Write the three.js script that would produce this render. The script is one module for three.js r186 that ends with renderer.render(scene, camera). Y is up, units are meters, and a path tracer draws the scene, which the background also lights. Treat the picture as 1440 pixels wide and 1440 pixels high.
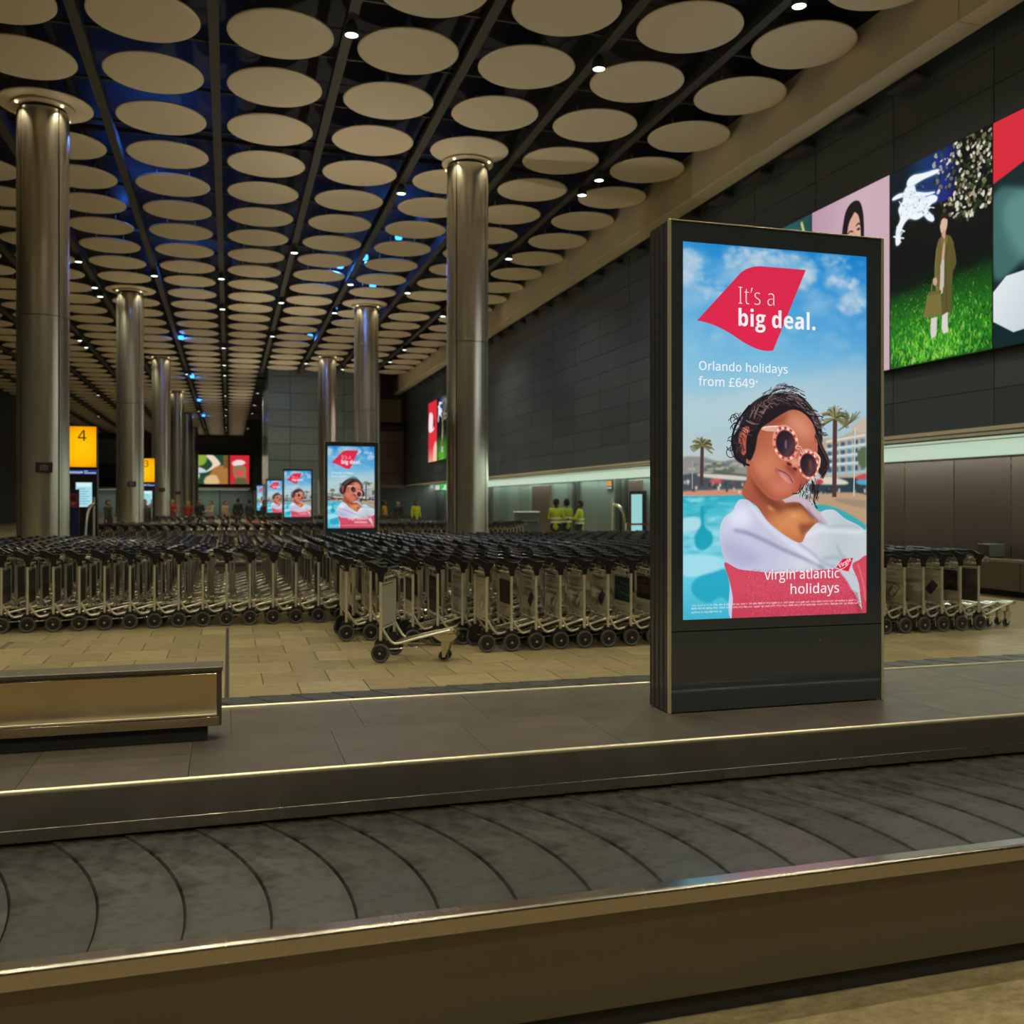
import * as THREE from 'three';
import { mergeGeometries } from 'three/addons/utils/BufferGeometryUtils.js';
import { RoundedBoxGeometry } from 'three/addons/geometries/RoundedBoxGeometry.js';
import { MarchingCubes } from 'three/addons/objects/MarchingCubes.js';
import { RectAreaLightUniformsLib } from 'three/addons/lights/RectAreaLightUniformsLib.js';

// ---------------------------------------------------------------- camera, background, exposure
const scene = new THREE.Scene();
scene.background = new THREE.Color(0x000000);
const camera = new THREE.PerspectiveCamera(56.145, 1, 0.1, 400);
camera.filmGauge = 37.3;
camera.position.set(0, 1.645, 0);
camera.rotation.y = -16.46 * Math.PI / 180;
camera.setViewOffset(1440, 1440, -0.5, 13, 1440, 1440);
camera.focus = 4.75;
camera.userData.fStop = 3.5;
camera.updateProjectionMatrix();
const renderer = new THREE.WebGLRenderer();
renderer.toneMapping = THREE.LinearToneMapping;
renderer.toneMappingExposure = 1.0;
renderer.shadowMap.enabled = true;
RectAreaLightUniformsLib.init();
// light levels, used by the builders of the fittings below
const LEVEL = { down: 34, up: 36, column: 7, cove: 2.4, grazing: 22, screen: 0.25, advert: 0.35, blue: 3 };

// ---------------------------------------------------------------- printed pictures (flat print on screens and light boxes)
function rng(seed) { let a = seed >>> 0; return () => { a = (a + 0x6d2b79f5) | 0; let t = Math.imul(a ^ (a >>> 15), 1 | a); t = (t + Math.imul(t ^ (t >>> 7), 61 | t)) ^ t; return ((t ^ (t >>> 14)) >>> 0) / 4294967296; }; }
function canvas(w, h) { const cv = document.createElement('canvas'); cv.width = w; cv.height = h; return cv; }
function shapePath(g, p, close = true) { // smooth closed path through points, flat list
  const n = p.length / 2, P = (i) => [p[((i + n) % n) * 2], p[((i + n) % n) * 2 + 1]];
  g.beginPath(); g.moveTo(...P(0));
  for (let i = 0; i < (close ? n : n - 1); i++) {
    const a = close || i > 0 ? P(i - 1) : P(i), b = P(i), c = P(i + 1), d = close || i < n - 2 ? P(i + 2) : P(i + 1);
    g.bezierCurveTo(b[0] + (c[0] - a[0]) / 6, b[1] + (c[1] - a[1]) / 6, c[0] - (d[0] - b[0]) / 6, c[1] - (d[1] - b[1]) / 6, c[0], c[1]);
  }
  if (close) g.closePath();
}
const BLUR = 0.6;
function blob(g, fill, p, blur = 0) { g.save(); if (blur) g.filter = `blur(${blur * BLUR}px)`; g.fillStyle = fill; shapePath(g, p); g.fill(); g.restore(); }
function strokeLine(g, col, w, p, blur = 0) { g.save(); if (blur) g.filter = `blur(${blur * BLUR}px)`; g.strokeStyle = col; g.lineWidth = w; g.lineCap = 'round'; g.lineJoin = 'round'; shapePath(g, p, false); g.stroke(); g.restore(); }
function layer(g, blur, draw) { // draws on a sheet of its own and lays it on once, softened
  const m = g.getTransform(), cv = canvas(g.canvas.width, g.canvas.height), q = cv.getContext('2d'); q.setTransform(m); draw(q);
  g.save(); g.setTransform(1, 0, 0, 1, 0, 0); if (blur) g.filter = `blur(${blur}px)`; g.drawImage(cv, 0, 0); g.restore();
}
function grad(g, x0, y0, x1, y1, stops) { const q = g.createLinearGradient(x0, y0, x1, y1); stops.forEach(([t, c]) => q.addColorStop(t, c)); return q; }
function cloudField(g, w, h, seed, yMax, n, col) {
  const r = rng(seed);
  layer(g, 5, (g) => { for (let i = 0; i < n; i++) {
    const x = r() * w, y = r() * yMax, s = 12 + r() * 34;
    g.globalAlpha = 0.05 + r() * 0.16; g.fillStyle = col; g.beginPath(); g.ellipse(x, y, s * 1.7, s * 0.8, -0.4 + r() * 0.5, 0, 7); g.fill();
  } });
}
function fitText(g, text, x, y, width, font, color, size) { // text stretched to the given width
  g.save(); g.font = font.replace('SZ', size + 'px'); g.fillStyle = color; g.textBaseline = 'alphabetic';
  const m = g.measureText(text).width; g.translate(x, y); g.scale(width / m, 1); g.fillText(text, 0, 0); g.restore();
}
function holidayPoster() {
  const W = 1000, H = 1759, cv = canvas(600, 1055), g = cv.getContext('2d'), r = rng(11);
  g.scale(0.6, 0.6);
  // sky
  g.fillStyle = grad(g, 0, 0, 0, H * 0.58, [[0, '#1681cb'], [0.14, '#3b97d4'], [0.42, '#62b0dc'], [0.6, '#86c0de'], [0.78, '#aacdda'], [0.92, '#b4c9cb'], [1, '#b9c4c2']]); g.fillRect(0, 0, W, H);
  g.fillStyle = grad(g, 0, 0, W, 0, [[0, 'rgba(140,200,225,.25)'], [0.4, 'rgba(30,120,190,0)'], [1, 'rgba(30,105,190,.2)']]); g.fillRect(0, 0, W, H);
  g.fillStyle = grad(g, 0, 380, 0, 1000, [[0, 'rgba(150,200,222,0)'], [1, 'rgba(186,200,200,.75)']]); g.fillRect(0, 380, W, H);
  // clouds
  const puff = (p, a, b, col = '#b9cddd') => { g.globalAlpha = a; blob(g, col, p, b); g.globalAlpha = 1; };
  puff([-7,54,36,45,85,54,93,99,71,158,29,200,-7,183], 0.75, 14);
  puff([-7,189,50,179,121,207,193,234,143,283,43,315,-7,330], 0.35, 22);
  puff([222,70,295,19,406,4,541,21,693,50,663,139,556,205,317,227,230,148], 0.55, 26);
  puff([647,73,701,76,709,122,663,152,617,135], 0.6, 12);
  puff([763,139,818,108,888,124,959,160,928,176,849,140,786,171], 0.5, 10);
  puff([849,194,896,181,952,195,999,198,975,248,896,300,857,255], 0.5, 14);
  puff([617,162,678,151,755,233,849,309,912,360,833,337,693,264], 0.16, 14);
  puff([-7,734,172,722,361,651,617,609,999,533,999,779,0,824], 0.4, 34, '#c9d3cf');
  cloudField(g, W, H, 5, 520, 110, '#bcd2e4');
  { const q = rng(21), tuft = (x, y, w, h, n) => layer(g, 2.5, (g) => { for (let i = 0; i < n; i++) { const a = q() * 6.28, d = Math.sqrt(q()); g.globalAlpha = 0.1 + 0.2 * q(); g.fillStyle = ['#c8d6e2', '#d3d9dd', '#b3cbdf'][i % 3]; g.beginPath(); g.ellipse(x + Math.cos(a) * d * w, y + Math.sin(a) * d * h, 8 + q() * 20, 5 + q() * 12, q() - 0.5, 0, 7); g.fill(); } });
    const c = [36,122,317,63,466,33,678,104,865,132,920,237,143,218,833,40,617,142]; tuft(c[0], c[1], 75, 95, 60); tuft(c[2], c[3], 110, 60, 60); tuft(c[4], c[5], 150, 50, 70); tuft(c[6], c[7], 40, 70, 30); tuft(c[8], c[9], 100, 28, 50); tuft(c[10], c[11], 75, 55, 50); tuft(c[12], c[13], 90, 50, 30); tuft(c[14], c[15], 110, 40, 24); tuft(c[16], c[17], 60, 60, 24); }
  // distant hotels, trees and terrace
  layer(g, 2, (g) => {
  blob(g, '#8f8f88', [-7,1008,100,1000,193,1019,295,1004,332,1017,332,1082,-7,1085]);
  blob(g, '#5f6b4d', [110,1071,128,1039,186,1022,244,1038,266,1070]);
  for (let i = 0; i < 34; i++) { const a = [0,1018,303,1014,0,1072,303,1070]; const u = r(), v = r(); g.fillStyle = r() < 0.5 ? '#6d7a86' : '#b8b3a6'; g.fillRect(a[0] + (a[2] - a[0]) * u, a[1] + (a[5] - a[1]) * v, 14 + r() * 24, 8); }
  blob(g, '#4a5258', [0,1085,332,1082,332,1161,0,1162]);
  blob(g, '#d0cbbf', [100,1078,325,1089,325,1109,107,1094]);
  blob(g, '#c48f78', [0,1162,136,1154,325,1151,325,1182,0,1181]);
  blob(g, '#c65a5a', [139,1113,172,1100,208,1113,172,1124]);
  for (let i = 0; i < 26; i++) { const a = [7,1104,317,1155]; g.fillStyle = ['#c9b5a0', '#8a4b44', '#31404a', '#d9d4cb'][i % 4]; g.fillRect(a[0] + (a[2] - a[0]) * r(), a[1] + (a[3] - a[1]) * r(), 10, 16); }
  // right hotel
  blob(g, '#b5a78f', [740,918,833,896,999,859,999,1091,740,1092]);
  blob(g, '#c5b3a0', [912,854,952,812,999,797,999,865]);
  for (let k = 0; k < 4; k++) { const a = [771,917,995,879], b = [771,1065,995,1056]; const y0 = a[1] + (b[1] - a[1]) * k / 4, y1 = a[3] + (b[3] - a[3]) * k / 4; g.strokeStyle = '#dfe0dc'; g.lineWidth = 9; g.beginPath(); g.moveTo(a[0], y0); g.lineTo(a[2], y1); g.stroke();
    for (let j = 0; j < 6; j++) { g.fillStyle = j % 2 ? '#5d7f95' : '#3f5a6e'; g.fillRect(a[0] + (a[2] - a[0]) * j / 6 + 8, y0 + (y1 - y0) * j / 6 + 12, 24, 34); g.fillStyle = '#9fc0d2'; g.fillRect(a[0] + (a[2] - a[0]) * j / 6 + 8, y0 + (y1 - y0) * j / 6 + 38, 30, 14); } }
  blob(g, '#566b4c', [952,962,999,940,999,1036,959,1030]);
  blob(g, '#313f48', [709,1106,999,1097,999,1179,709,1173]);
  blob(g, '#d8cfc0', [693,1106,786,1089,880,1105,880,1125,693,1123]);
  blob(g, '#bf4a48', [713,1106,740,1099,755,1116,724,1126]);
  blob(g, '#c2504d', [936,1088,999,1070,999,1104,952,1101]);
  blob(g, '#4fa5c4', [944,1105,999,1101,999,1125,952,1122]);
  for (let i = 0; i < 20; i++) { const a = [724,1140,991,1179]; g.fillStyle = ['#8fb6c8', '#c9a06a', '#d9d5ca', '#22303a'][i % 4]; g.fillRect(a[0] + (a[2] - a[0]) * r(), a[1] + (a[3] - a[1]) * r(), 9, 20); }
  blob(g, '#b99a7b', [701,1177,999,1176,999,1336,888,1268,709,1213]);
  blob(g, '#a08a72', [833,1193,999,1207,999,1241,849,1213]);
  blob(g, '#3fa7b3', [717,1223,810,1234,912,1275,999,1329,999,1364,888,1315,771,1267,709,1247]);
  });
  // palms
  const palm = (x, yTop, yBase, rad, wTrunk, seed) => {
    const q = rng(seed); layer(g, 1, (g) => { g.strokeStyle = '#4f3b38'; g.lineWidth = wTrunk; g.beginPath(); g.moveTo(x, yTop); g.lineTo(x - 4, yBase); g.stroke();
    for (let i = 0; i < 60; i++) { const a = -Math.PI / 2 + (q() - 0.5) * 4.4, l = rad * (0.55 + q() * 0.5); g.strokeStyle = ['#3e4630', '#59603c', '#7c7a4a', '#94885a'][i % 4]; g.lineWidth = 3 + q() * 3; g.beginPath(); g.moveTo(x, yTop); g.quadraticCurveTo(x + Math.cos(a) * l * 0.6, yTop + Math.sin(a) * l * 0.75, x + Math.cos(a) * l, yTop + Math.sin(a) * l * 0.7 + Math.abs(Math.cos(a)) * l * 0.25); g.stroke(); } });
  };
  { const a = [102,945,102,1136,821,802,814,1186,924,785]; palm(a[0], a[1], a[3], 62, 17, 3); palm(a[4], a[5], a[7], 92, 24, 4);
    layer(g, 1.2, (g) => { const q = rng(8); for (let i = 0; i < 26; i++) { const b = -2.7 + 2.2 * q(), l = 40 + 46 * q(), x = a[8] - 8, y = a[9] + 26; g.strokeStyle = ['#4c4a34', '#6a6444', '#857c50'][i % 3]; g.lineWidth = 3; g.beginPath(); g.moveTo(a[4] + 16, a[5] + 60); g.quadraticCurveTo(x, y + 10, x + Math.cos(b) * l, y + Math.sin(b) * l * 0.8 + 10); g.stroke(); } }); }
  strokeLine(g, '#c4ccd0', 7, [936,846,928,1179], 1); strokeLine(g, '#9aa0a0', 5, [51,1014,51,1149], 1);
  // pool
  g.fillStyle = grad(g, 0, [0,1178][1], 0, H, [[0, '#2fa9bd'], [0.1, '#3fb8c9'], [0.3, '#7ccbdc'], [0.62, '#69cfe3'], [1, '#3db0cc']]);
  { const a = [-21,1184,361,1178]; g.beginPath(); g.moveTo(a[0] - 40, a[1]); g.lineTo(a[2], a[3]); g.lineTo(560, 1790); g.lineTo(-40, 1790); g.closePath(); g.fill(); }
  layer(g, 2.5, (g) => {
  for (let i = 0; i < 90; i++) { const a = [0,1194,266,1527]; g.globalAlpha = 0.35; g.fillStyle = ['#1a8ea9', '#8fdcec', '#b9e4ef', '#27b4c6'][i % 4]; g.beginPath(); g.ellipse(a[0] + (a[2] - a[0]) * r(), a[1] + (a[3] - a[1]) * Math.pow(r(), 1.3), 14 + r() * 26, 4 + r() * 8, 0, 0, 7); g.fill(); }
  g.globalAlpha = 0.85; blob(g, '#0f9ab3', [93,1239,110,1239,115,1323,150,1356,154,1401,110,1436,71,1420,64,1368,93,1323]);
  blob(g, '#b5e0ea', [0,1290,85,1284,85,1336,0,1348]); blob(g, '#1da2bf', [50,1590,100,1553,186,1522,244,1556,259,1687,201,1659,128,1683,57,1642]);
  blob(g, '#a9dfec', [7,1461,193,1470,222,1517,100,1553,7,1551]); g.globalAlpha = 1; });
  // hair behind the face
  blob(g, '#2a2328', [295,854,332,774,399,717,481,691,564,685,647,712,701,764,740,830,751,904,746,931,759,971,775,1005,767,1052,744,1079,717,1039,709,905,617,840,421,858,391,950,361,1017,317,1030,273,1005,262,953,266,900], 2);
  // neck, shoulder and chest
  g.fillStyle = grad(g, ...[332,1043], ...[617,1400], [[0, '#b8674f'], [0.35, '#a2543f'], [0.5, '#a7593f'], [0.75, '#c98350'], [1, '#bf6f45']]);
  shapePath(g, [339,1004,336,1095,314,1177,391,1233,466,1319,617,1410,663,1367,728,1314,693,1240,640,1207,541,1207,496,1174,421,1108]); g.fill();
  blob(g, 'rgba(90,38,28,.6)', [361,1089,436,1167,511,1213,541,1240,518,1260,451,1220,391,1161], 14);
  blob(g, 'rgba(225,150,95,.55)', [458,1293,556,1267,663,1294,693,1314,632,1374,579,1360], 20);
  blob(g, 'rgba(235,170,105,.7)', [447,1227,466,1233,488,1256,458,1246], 6); blob(g, 'rgba(235,170,105,.55)', [571,1267,632,1273,617,1287,586,1290], 7);
  blob(g, 'rgba(95,40,30,.55)', [617,1320,663,1314,709,1314,663,1354,640,1374], 10); blob(g, 'rgba(80,35,28,.6)', [526,1223,640,1207,693,1247,701,1294,640,1247,564,1240], 10);
  // face
  g.fillStyle = grad(g, ...[406,858], ...[678,1146], [[0, '#ad5c42'], [0.35, '#c27253'], [0.7, '#bb684d'], [1, '#9f4b39']]);
  shapePath(g, [361,925,399,865,458,824,511,789,579,764,640,779,693,825,720,885,724,945,717,1012,701,1079,655,1127,617,1160,564,1187,499,1204,451,1187,399,1141,365,1095,350,1030]); g.fill();
  blob(g, 'rgba(232,160,135,.6)', [564,788,640,799,678,852,693,905,617,887,564,841], 22);
  blob(g, 'rgba(226,140,112,.55)', [384,1003,466,1002,511,1028,481,1081,406,1082], 26);
  blob(g, 'rgba(150,70,55,.5)', [350,1017,391,1082,466,1161,511,1197,466,1194,399,1148,361,1102], 12);
  blob(g, 'rgba(218,130,110,.7)', [466,1114,556,1107,602,1133,564,1174,496,1174], 22);
  blob(g, 'rgba(120,52,42,.45)', [458,824,526,802,556,782,541,815,481,843,421,871], 10);
  // ear
  blob(g, '#b45a4a', [317,857,347,854,354,885,350,938,332,978,314,988,299,952,294,900], 1); strokeLine(g, '#7d372f', 7, [325,873,310,912,321,965], 2); blob(g, '#d57f6a', [321,860,347,858,339,879,317,893], 3);
  // nose and mouth
  blob(g, 'rgba(95,38,32,.55)', [552,1034,579,1044,609,1057,602,1067,564,1049], 5); blob(g, 'rgba(234,165,140,.8)', [579,1001,613,1007,617,1033,594,1040,575,1027], 7);
  blob(g, '#551f1c', [552,1019,575,1026,579,1035,560,1034], 2); blob(g, '#5b2420', [588,1044,606,1048,605,1057,591,1054], 2);
  blob(g, 'rgba(120,50,42,.6)', [541,1034,579,1050,602,1080,586,1080,552,1054], 8);
  blob(g, '#c07370', [502,1051,533,1060,564,1075,588,1100,588,1122,570,1115,547,1091,518,1073], 2); blob(g, '#d68e88', [514,1071,541,1084,567,1110,579,1120,556,1117,526,1094], 3);
  strokeLine(g, '#6d2b2a', 4, [503,1056,533,1066,564,1084,585,1117], 1); strokeLine(g, 'rgba(120,50,45,.6)', 5, [496,1048,492,1058,499,1068], 3);
  // sunglasses
  const lens = (cx, cy, rx, ry, rot, fx, fy, seed) => {
    const q = rng(seed); g.save(); g.translate(cx, cy); g.rotate(rot);
    g.fillStyle = '#d99a88'; g.beginPath(); g.ellipse(0, -4, fx, fy, 0, 0, 7); g.fill();
    for (let i = 0; i < 26; i++) { const a = (i / 26) * Math.PI * 2; if (q() < 0.25) continue; g.fillStyle = i % 2 ? '#c0483f' : '#f0cfc0'; g.save(); g.translate(Math.cos(a) * (fx + rx) / 2, -2 + Math.sin(a) * (fy + ry) / 2); g.rotate(a); g.fillRect(-(fx - rx) * (0.2 + q() * 0.25), -7, (fx - rx) * (0.5 + q() * 0.3), 12); g.restore(); }
    g.fillStyle = '#8b3d38'; g.beginPath(); g.ellipse(0, 0, rx + 5, ry + 5, 0, 0, 7); g.fill();
    g.fillStyle = grad(g, -rx, -ry, rx, ry, [[0, '#241c26'], [0.5, '#352735'], [0.75, '#5a3a40'], [1, '#2a1d24']]); g.beginPath(); g.ellipse(0, 0, rx, ry, 0, 0, 7); g.fill(); g.restore();
  };
  blob(g, '#e2aa97', [402,858,451,847,518,846,533,862,496,873,436,871], 1); strokeLine(g, '#f6ddd0', 5, [413,857,466,849,514,848], 1);
  { const a = [547,930,672,1031,617,953,644,973,724,999]; lens(a[2], a[3], 42, 54, -0.25, 58, 76, 2); lens(a[0], a[1], 50, 62, -0.3, 70, 88, 1);
    strokeLine(g, '#e2a795', 15, [605,947,624,947,640,973]); strokeLine(g, '#b64b42', 5, [608,948,624,948,638,970]);
    blob(g, '#7a5a62', [a[0] - 4, a[1] - 14, a[0] + 6, a[1] - 12, a[0] + 4, a[1] + 22, a[0] - 6, a[1] + 18], 2); blob(g, '#6b3f3c', [a[2] + 4, a[3] - 26, a[2] + 20, a[3] - 14, a[2] + 16, a[3] + 30, a[2] + 2, a[3] + 12], 4);
    strokeLine(g, '#e7b5a2', 12, [709,972,734,999,730,1039]); }
  // front hair
  blob(g, '#241d22', [391,865,421,798,496,757,579,734,640,753,693,798,732,857,740,918,720,891,693,825,640,776,579,766,518,793,466,825,413,861,384,924,361,1003,350,977,361,911], 2);
  blob(g, '#231c20', [339,892,361,872,391,871,384,951,358,1010,339,1004,332,951], 2);
  for (let i = 0; i < 260; i++) { // wet curls
    const t = r(), a = Math.PI * (1.02 + 0.98 * t), c0 = [533,895], rx = 196 + r() * 20, ry = 222 + r() * 22, x = c0[0] + Math.cos(a) * rx * (0.6 + 0.4 * r()), y = c0[1] + Math.sin(a) * ry * (0.78 + 0.26 * r());
    if (y > c0[1] - 70 && x > c0[0] - 170 && x < c0[0] + 130) continue; { const fx = (x - c0[0] - 26) / 150, fy = (y - c0[1] + 20) / 150; if (fx * fx + fy * fy < 1) continue; }
    g.strokeStyle = ['#17131a', '#3a2f36', '#6a5554', '#241d24', '#8b6f68'][i % 5]; g.lineWidth = 2 + r() * 2.5; const s = a + Math.PI / 2, l = 26 + r() * 34; g.beginPath(); g.moveTo(x, y); g.bezierCurveTo(x + Math.cos(s) * l * 0.4 - 12 * r(), y + Math.sin(s) * l * 0.4 - 12 * r(), x + Math.cos(s) * l * 0.8 + 12 * r(), y + Math.sin(s) * l * 0.8 + 12 * r(), x + Math.cos(s) * l, y + Math.sin(s) * l - 6 * r()); g.stroke();
  }
  for (let i = 0; i < 46; i++) { // broad wet waves over the crown
    const t = i / 46, a = [317,847,421,723,564,695,693,771,736,857], k = t * 4, m = Math.min(3, Math.floor(k)), f = k - m, x = a[m * 2] + (a[m * 2 + 2] - a[m * 2]) * f, y = a[m * 2 + 1] + (a[m * 2 + 3] - a[m * 2 + 1]) * f, d = r() * 46 - 6;
    strokeLine(g, ['#5d4a4a', '#3b3034', '#85706c', '#1b161b', '#6b5553'][i % 5], 3 + r() * 3, [x, y + d - 6, x + 16, y + d + 4 * r(), x + 30, y + d + 16 * r() - 4, x + 46, y + d + 8], 0.8);
  }
  for (let i = 0; i < 26; i++) { const a = [284,802,259,979]; const t = r(), x = a[0] + (a[2] - a[0]) * t + (r() - 0.5) * 60, y = a[1] + (a[3] - a[1]) * t; g.strokeStyle = i % 3 ? '#1d181c' : '#463a3c'; g.lineWidth = 3.5; g.beginPath(); g.ellipse(x + 16, y, 12 + r() * 20, 12 + r() * 22, r() * 3, r() * 3, 3 + r() * 3); g.stroke(); }
  strokeLine(g, '#221b20', 10, [350,754,295,821,262,894,266,965,303,1017,347,1036]); strokeLine(g, '#221b20', 6, [273,848,255,927,273,991]); strokeLine(g, '#221b20', 4, [230,950,240,965,259,964,273,946]); strokeLine(g, '#2a2226', 7, [317,1004,314,1024,326,1040]);
  blob(g, '#2b2327', [724,938,748,945,780,984,785,1032,755,1082,741,1086,754,1039,741,985], 2);
  for (let i = 0; i < 12; i++) strokeLine(g, i % 2 ? '#4b3c3e' : '#1d171c', 3, [720,885,741,945,771,998,777,1038,748,1086].map((v, k) => v + (r() - 0.5) * 22));
  for (let i = 0; i < 40; i++) { const a = [617,1127,720,1099,686,1234]; const t = r(), u = r(), x = a[0] + (a[2] - a[0]) * u + 12 * r(), y = a[1] + (a[3] - a[1]) * u + (a[5] - a[1]) * t * 0.9; g.strokeStyle = i % 3 ? '#211b20' : '#54474a'; g.lineWidth = 3; g.beginPath(); g.moveTo(x, y - 16); g.bezierCurveTo(x + 16, y - 6, x - 18, y + 10, x + 6, y + 24); g.stroke(); }
  strokeLine(g, '#1f191d', 6, [693,1106,709,1160,701,1207,720,1240]); strokeLine(g, '#1f191d', 5, [640,1140,617,1167,586,1170]); strokeLine(g, '#1f191d', 5, [655,1193,651,1220,682,1244,693,1220]);
  // towel
  g.fillStyle = grad(g, ...[201,1239], ...[991,1445], [[0, '#c9cbe2'], [0.4, '#c3c4dc'], [0.6, '#d3d6e0'], [0.8, '#bcc8cf'], [1, '#c6cdd2']]);
  shapePath(g, [273,1230,295,1201,328,1198,361,1214,413,1273,496,1343,621,1407,663,1361,724,1311,786,1332,740,1264,810,1248,880,1292,952,1323,995,1347, 1010, 1300, 1010, 1760, 952,1775,541,1778,266,1778,244,1595,219,1497,197,1412,193,1347,211,1289,262,1253]); g.fill();
  blob(g, '#c9b3bf', [594,1183,655,1193,724,1254,779,1314,740,1307,678,1260,617,1213,541,1213,556,1194], 3); blob(g, 'rgba(140,110,130,.6)', [663,1233,709,1280,763,1318,724,1311,678,1280], 5);
  strokeLine(g, 'rgba(120,110,150,.75)', 13, [273,1344,332,1355,421,1389,526,1436,617,1471,701,1505,755,1533], 7); strokeLine(g, 'rgba(225,230,245,.8)', 18, [361,1230,421,1296,511,1370,617,1437,724,1506], 10);
  strokeLine(g, 'rgba(150,150,175,.6)', 10, [621,1411,693,1458,755,1506,818,1528], 6); strokeLine(g, 'rgba(150,165,175,.7)', 12, [833,1427,857,1468,880,1488], 6); strokeLine(g, 'rgba(140,150,165,.6)', 12, [755,1486,833,1481,920,1516,995,1490], 8);
  strokeLine(g, 'rgba(235,240,245,.8)', 14, [663,1371,740,1345,849,1353,983,1360], 10); strokeLine(g, 'rgba(150,160,170,.5)', 10, [786,1335,880,1326,959,1336], 7);
  blob(g, 'rgba(235,238,250,.7)', [244,1269,303,1230,347,1250,361,1316,259,1322], 18); blob(g, 'rgba(150,150,190,.45)', [201,1386,288,1407,421,1481,317,1518,230,1484], 22);
  // red part of the towel
  g.fillStyle = grad(g, 0, [-42,1499][1], 0, H, [[0, '#cf4a60'], [0.5, '#d44860'], [1, '#c43f55']]);
  shapePath(g, [219,1496,295,1528,391,1541,511,1552,663,1545,763,1540,841,1542,904,1618,944,1693, 965, 1790, 617,1791,391,1796,266,1785,262,1661,240,1569]); g.fill();
  shapePath(g, [920,1523,959,1496,1007,1480,1015,1600,1007,1784,983,1776,967,1680,952,1598]); g.fill();
  g.save(); for (let i = 0; i < 5200; i++) { const a = [244,1530,999,1797]; const x = a[0] + (a[2] - a[0]) * r(), y = a[1] + (a[3] - a[1]) * r(); if (x < 310 + (y - 1500) * 0.1 || (x > 905 && y < 1560)) continue; g.globalAlpha = 0.3; g.fillStyle = r() < 0.5 ? '#e87f8c' : '#99303f'; g.fillRect(x, y, 4, 4); } g.restore();
  strokeLine(g, 'rgba(130,35,50,.6)', 14, [888,1583,936,1659,963,1776], 7); strokeLine(g, 'rgba(240,150,140,.7)', 6, [952,1517,983,1613,995,1695], 3); blob(g, '#c3c9d2', [849,1549,904,1557,952,1612,959,1653,920,1645,888,1597], 4);
  // sail shape, lettering
  g.fillStyle = grad(g, 0, 120, 0, 520, [[0, '#d92a4b'], [1, '#e0284e']]);
  { const a = [75,364,303,126,350,91,406,87,657,88,478,485,421,494,361,479,266,424,172,375,114,365];
    g.beginPath(); g.moveTo(a[0], a[1]); g.lineTo(a[2], a[3]); g.quadraticCurveTo(a[4] - 8, a[5] + 2, a[6], a[7]); g.lineTo(a[8], a[9]); g.lineTo(a[10], a[11]); g.bezierCurveTo(a[12], a[13] + 4, a[14], a[15], a[16], a[17]); g.bezierCurveTo(a[18], a[19], a[20], a[21], a[0], a[1]); g.fill(); }
  const word = (text, x, base, width, size, font, col = '#f4f1f3') => fitText(g, text, x, base, width, font, col, size);
  { const a = [286,271,494,266,284,379,717,377,82,594,560,591,82,668,380,663];
    g.save(); word('It’s a', a[0], a[1] + 2, a[2] - a[0], 116, 'SZ sans-serif', '#f6eef0'); g.font = '116px sans-serif'; { const m = g.measureText('It’s a').width; g.translate(a[0], a[1] + 2); g.scale((a[2] - a[0]) / m, 1); g.strokeStyle = '#de2a4c'; g.lineWidth = 4.5; g.strokeText('It’s a', 0, 0); } g.restore();
    word('big deal.', a[4], a[5] - 2, a[6] - a[4], 110, 'bold SZ sans-serif');
    word('Orlando holidays', a[8], a[9], a[10] - a[8], 58, 'SZ sans-serif', '#eef3f6'); word('from £649', a[12], a[13] - 2, a[14] - a[12], 58, 'SZ sans-serif', '#eef3f6'); word('*', a[14] + 2, a[13] - 14, 14, 34, 'SZ sans-serif', '#eef3f6');
    const b = [432,1581,847,1589,567,1653,847,1660]; word('virgin atlantic', b[0], b[1], b[2] - b[0], 68, 'SZ sans-serif', '#f5eff2'); word('holidays', b[4], b[5], b[6] - b[4], 68, 'SZ sans-serif', '#f5eff2');
    const f = [50,1697,948,1707,46,1711,952,1721,46,1729,211,1729], q = rng(77);
    for (let k = 0; k < 6; k += 2) for (let x = f[k * 2]; x < f[k * 2 + 2] - 8;) { const w = 6 + q() * 30; g.globalAlpha = 0.55 + 0.4 * q(); g.fillStyle = '#f3e6ea'; for (let t = 0; t < w; t += 4.2) g.fillRect(x + t, f[k * 2 + 1] - 9 + 3 * q(), 2.6, 8); x += w + 7; } g.globalAlpha = 1; }
  { const a = [827,1529,866,1489,924,1485,898,1551,872,1548]; g.fillStyle = '#d5213f'; g.beginPath(); g.moveTo(a[0], a[1]); g.lineTo(a[2], a[3]); g.lineTo(a[4], a[5]); g.lineTo(a[6], a[7]); g.quadraticCurveTo(a[8], a[9], a[0], a[1]); g.fill();
    g.save(); g.translate(a[0] + 20, a[1] + 8); g.rotate(-0.5); g.font = 'italic bold 25px serif'; g.fillStyle = '#fbe9ec'; g.fillText('Virgin', -2, -2); g.restore(); strokeLine(g, '#fbe9ec', 3, [a[0] + 18, a[1] + 14, a[0] + 50, a[1] + 2, a[0] + 72, a[1] - 16]); }
  return cv;
}

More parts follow.
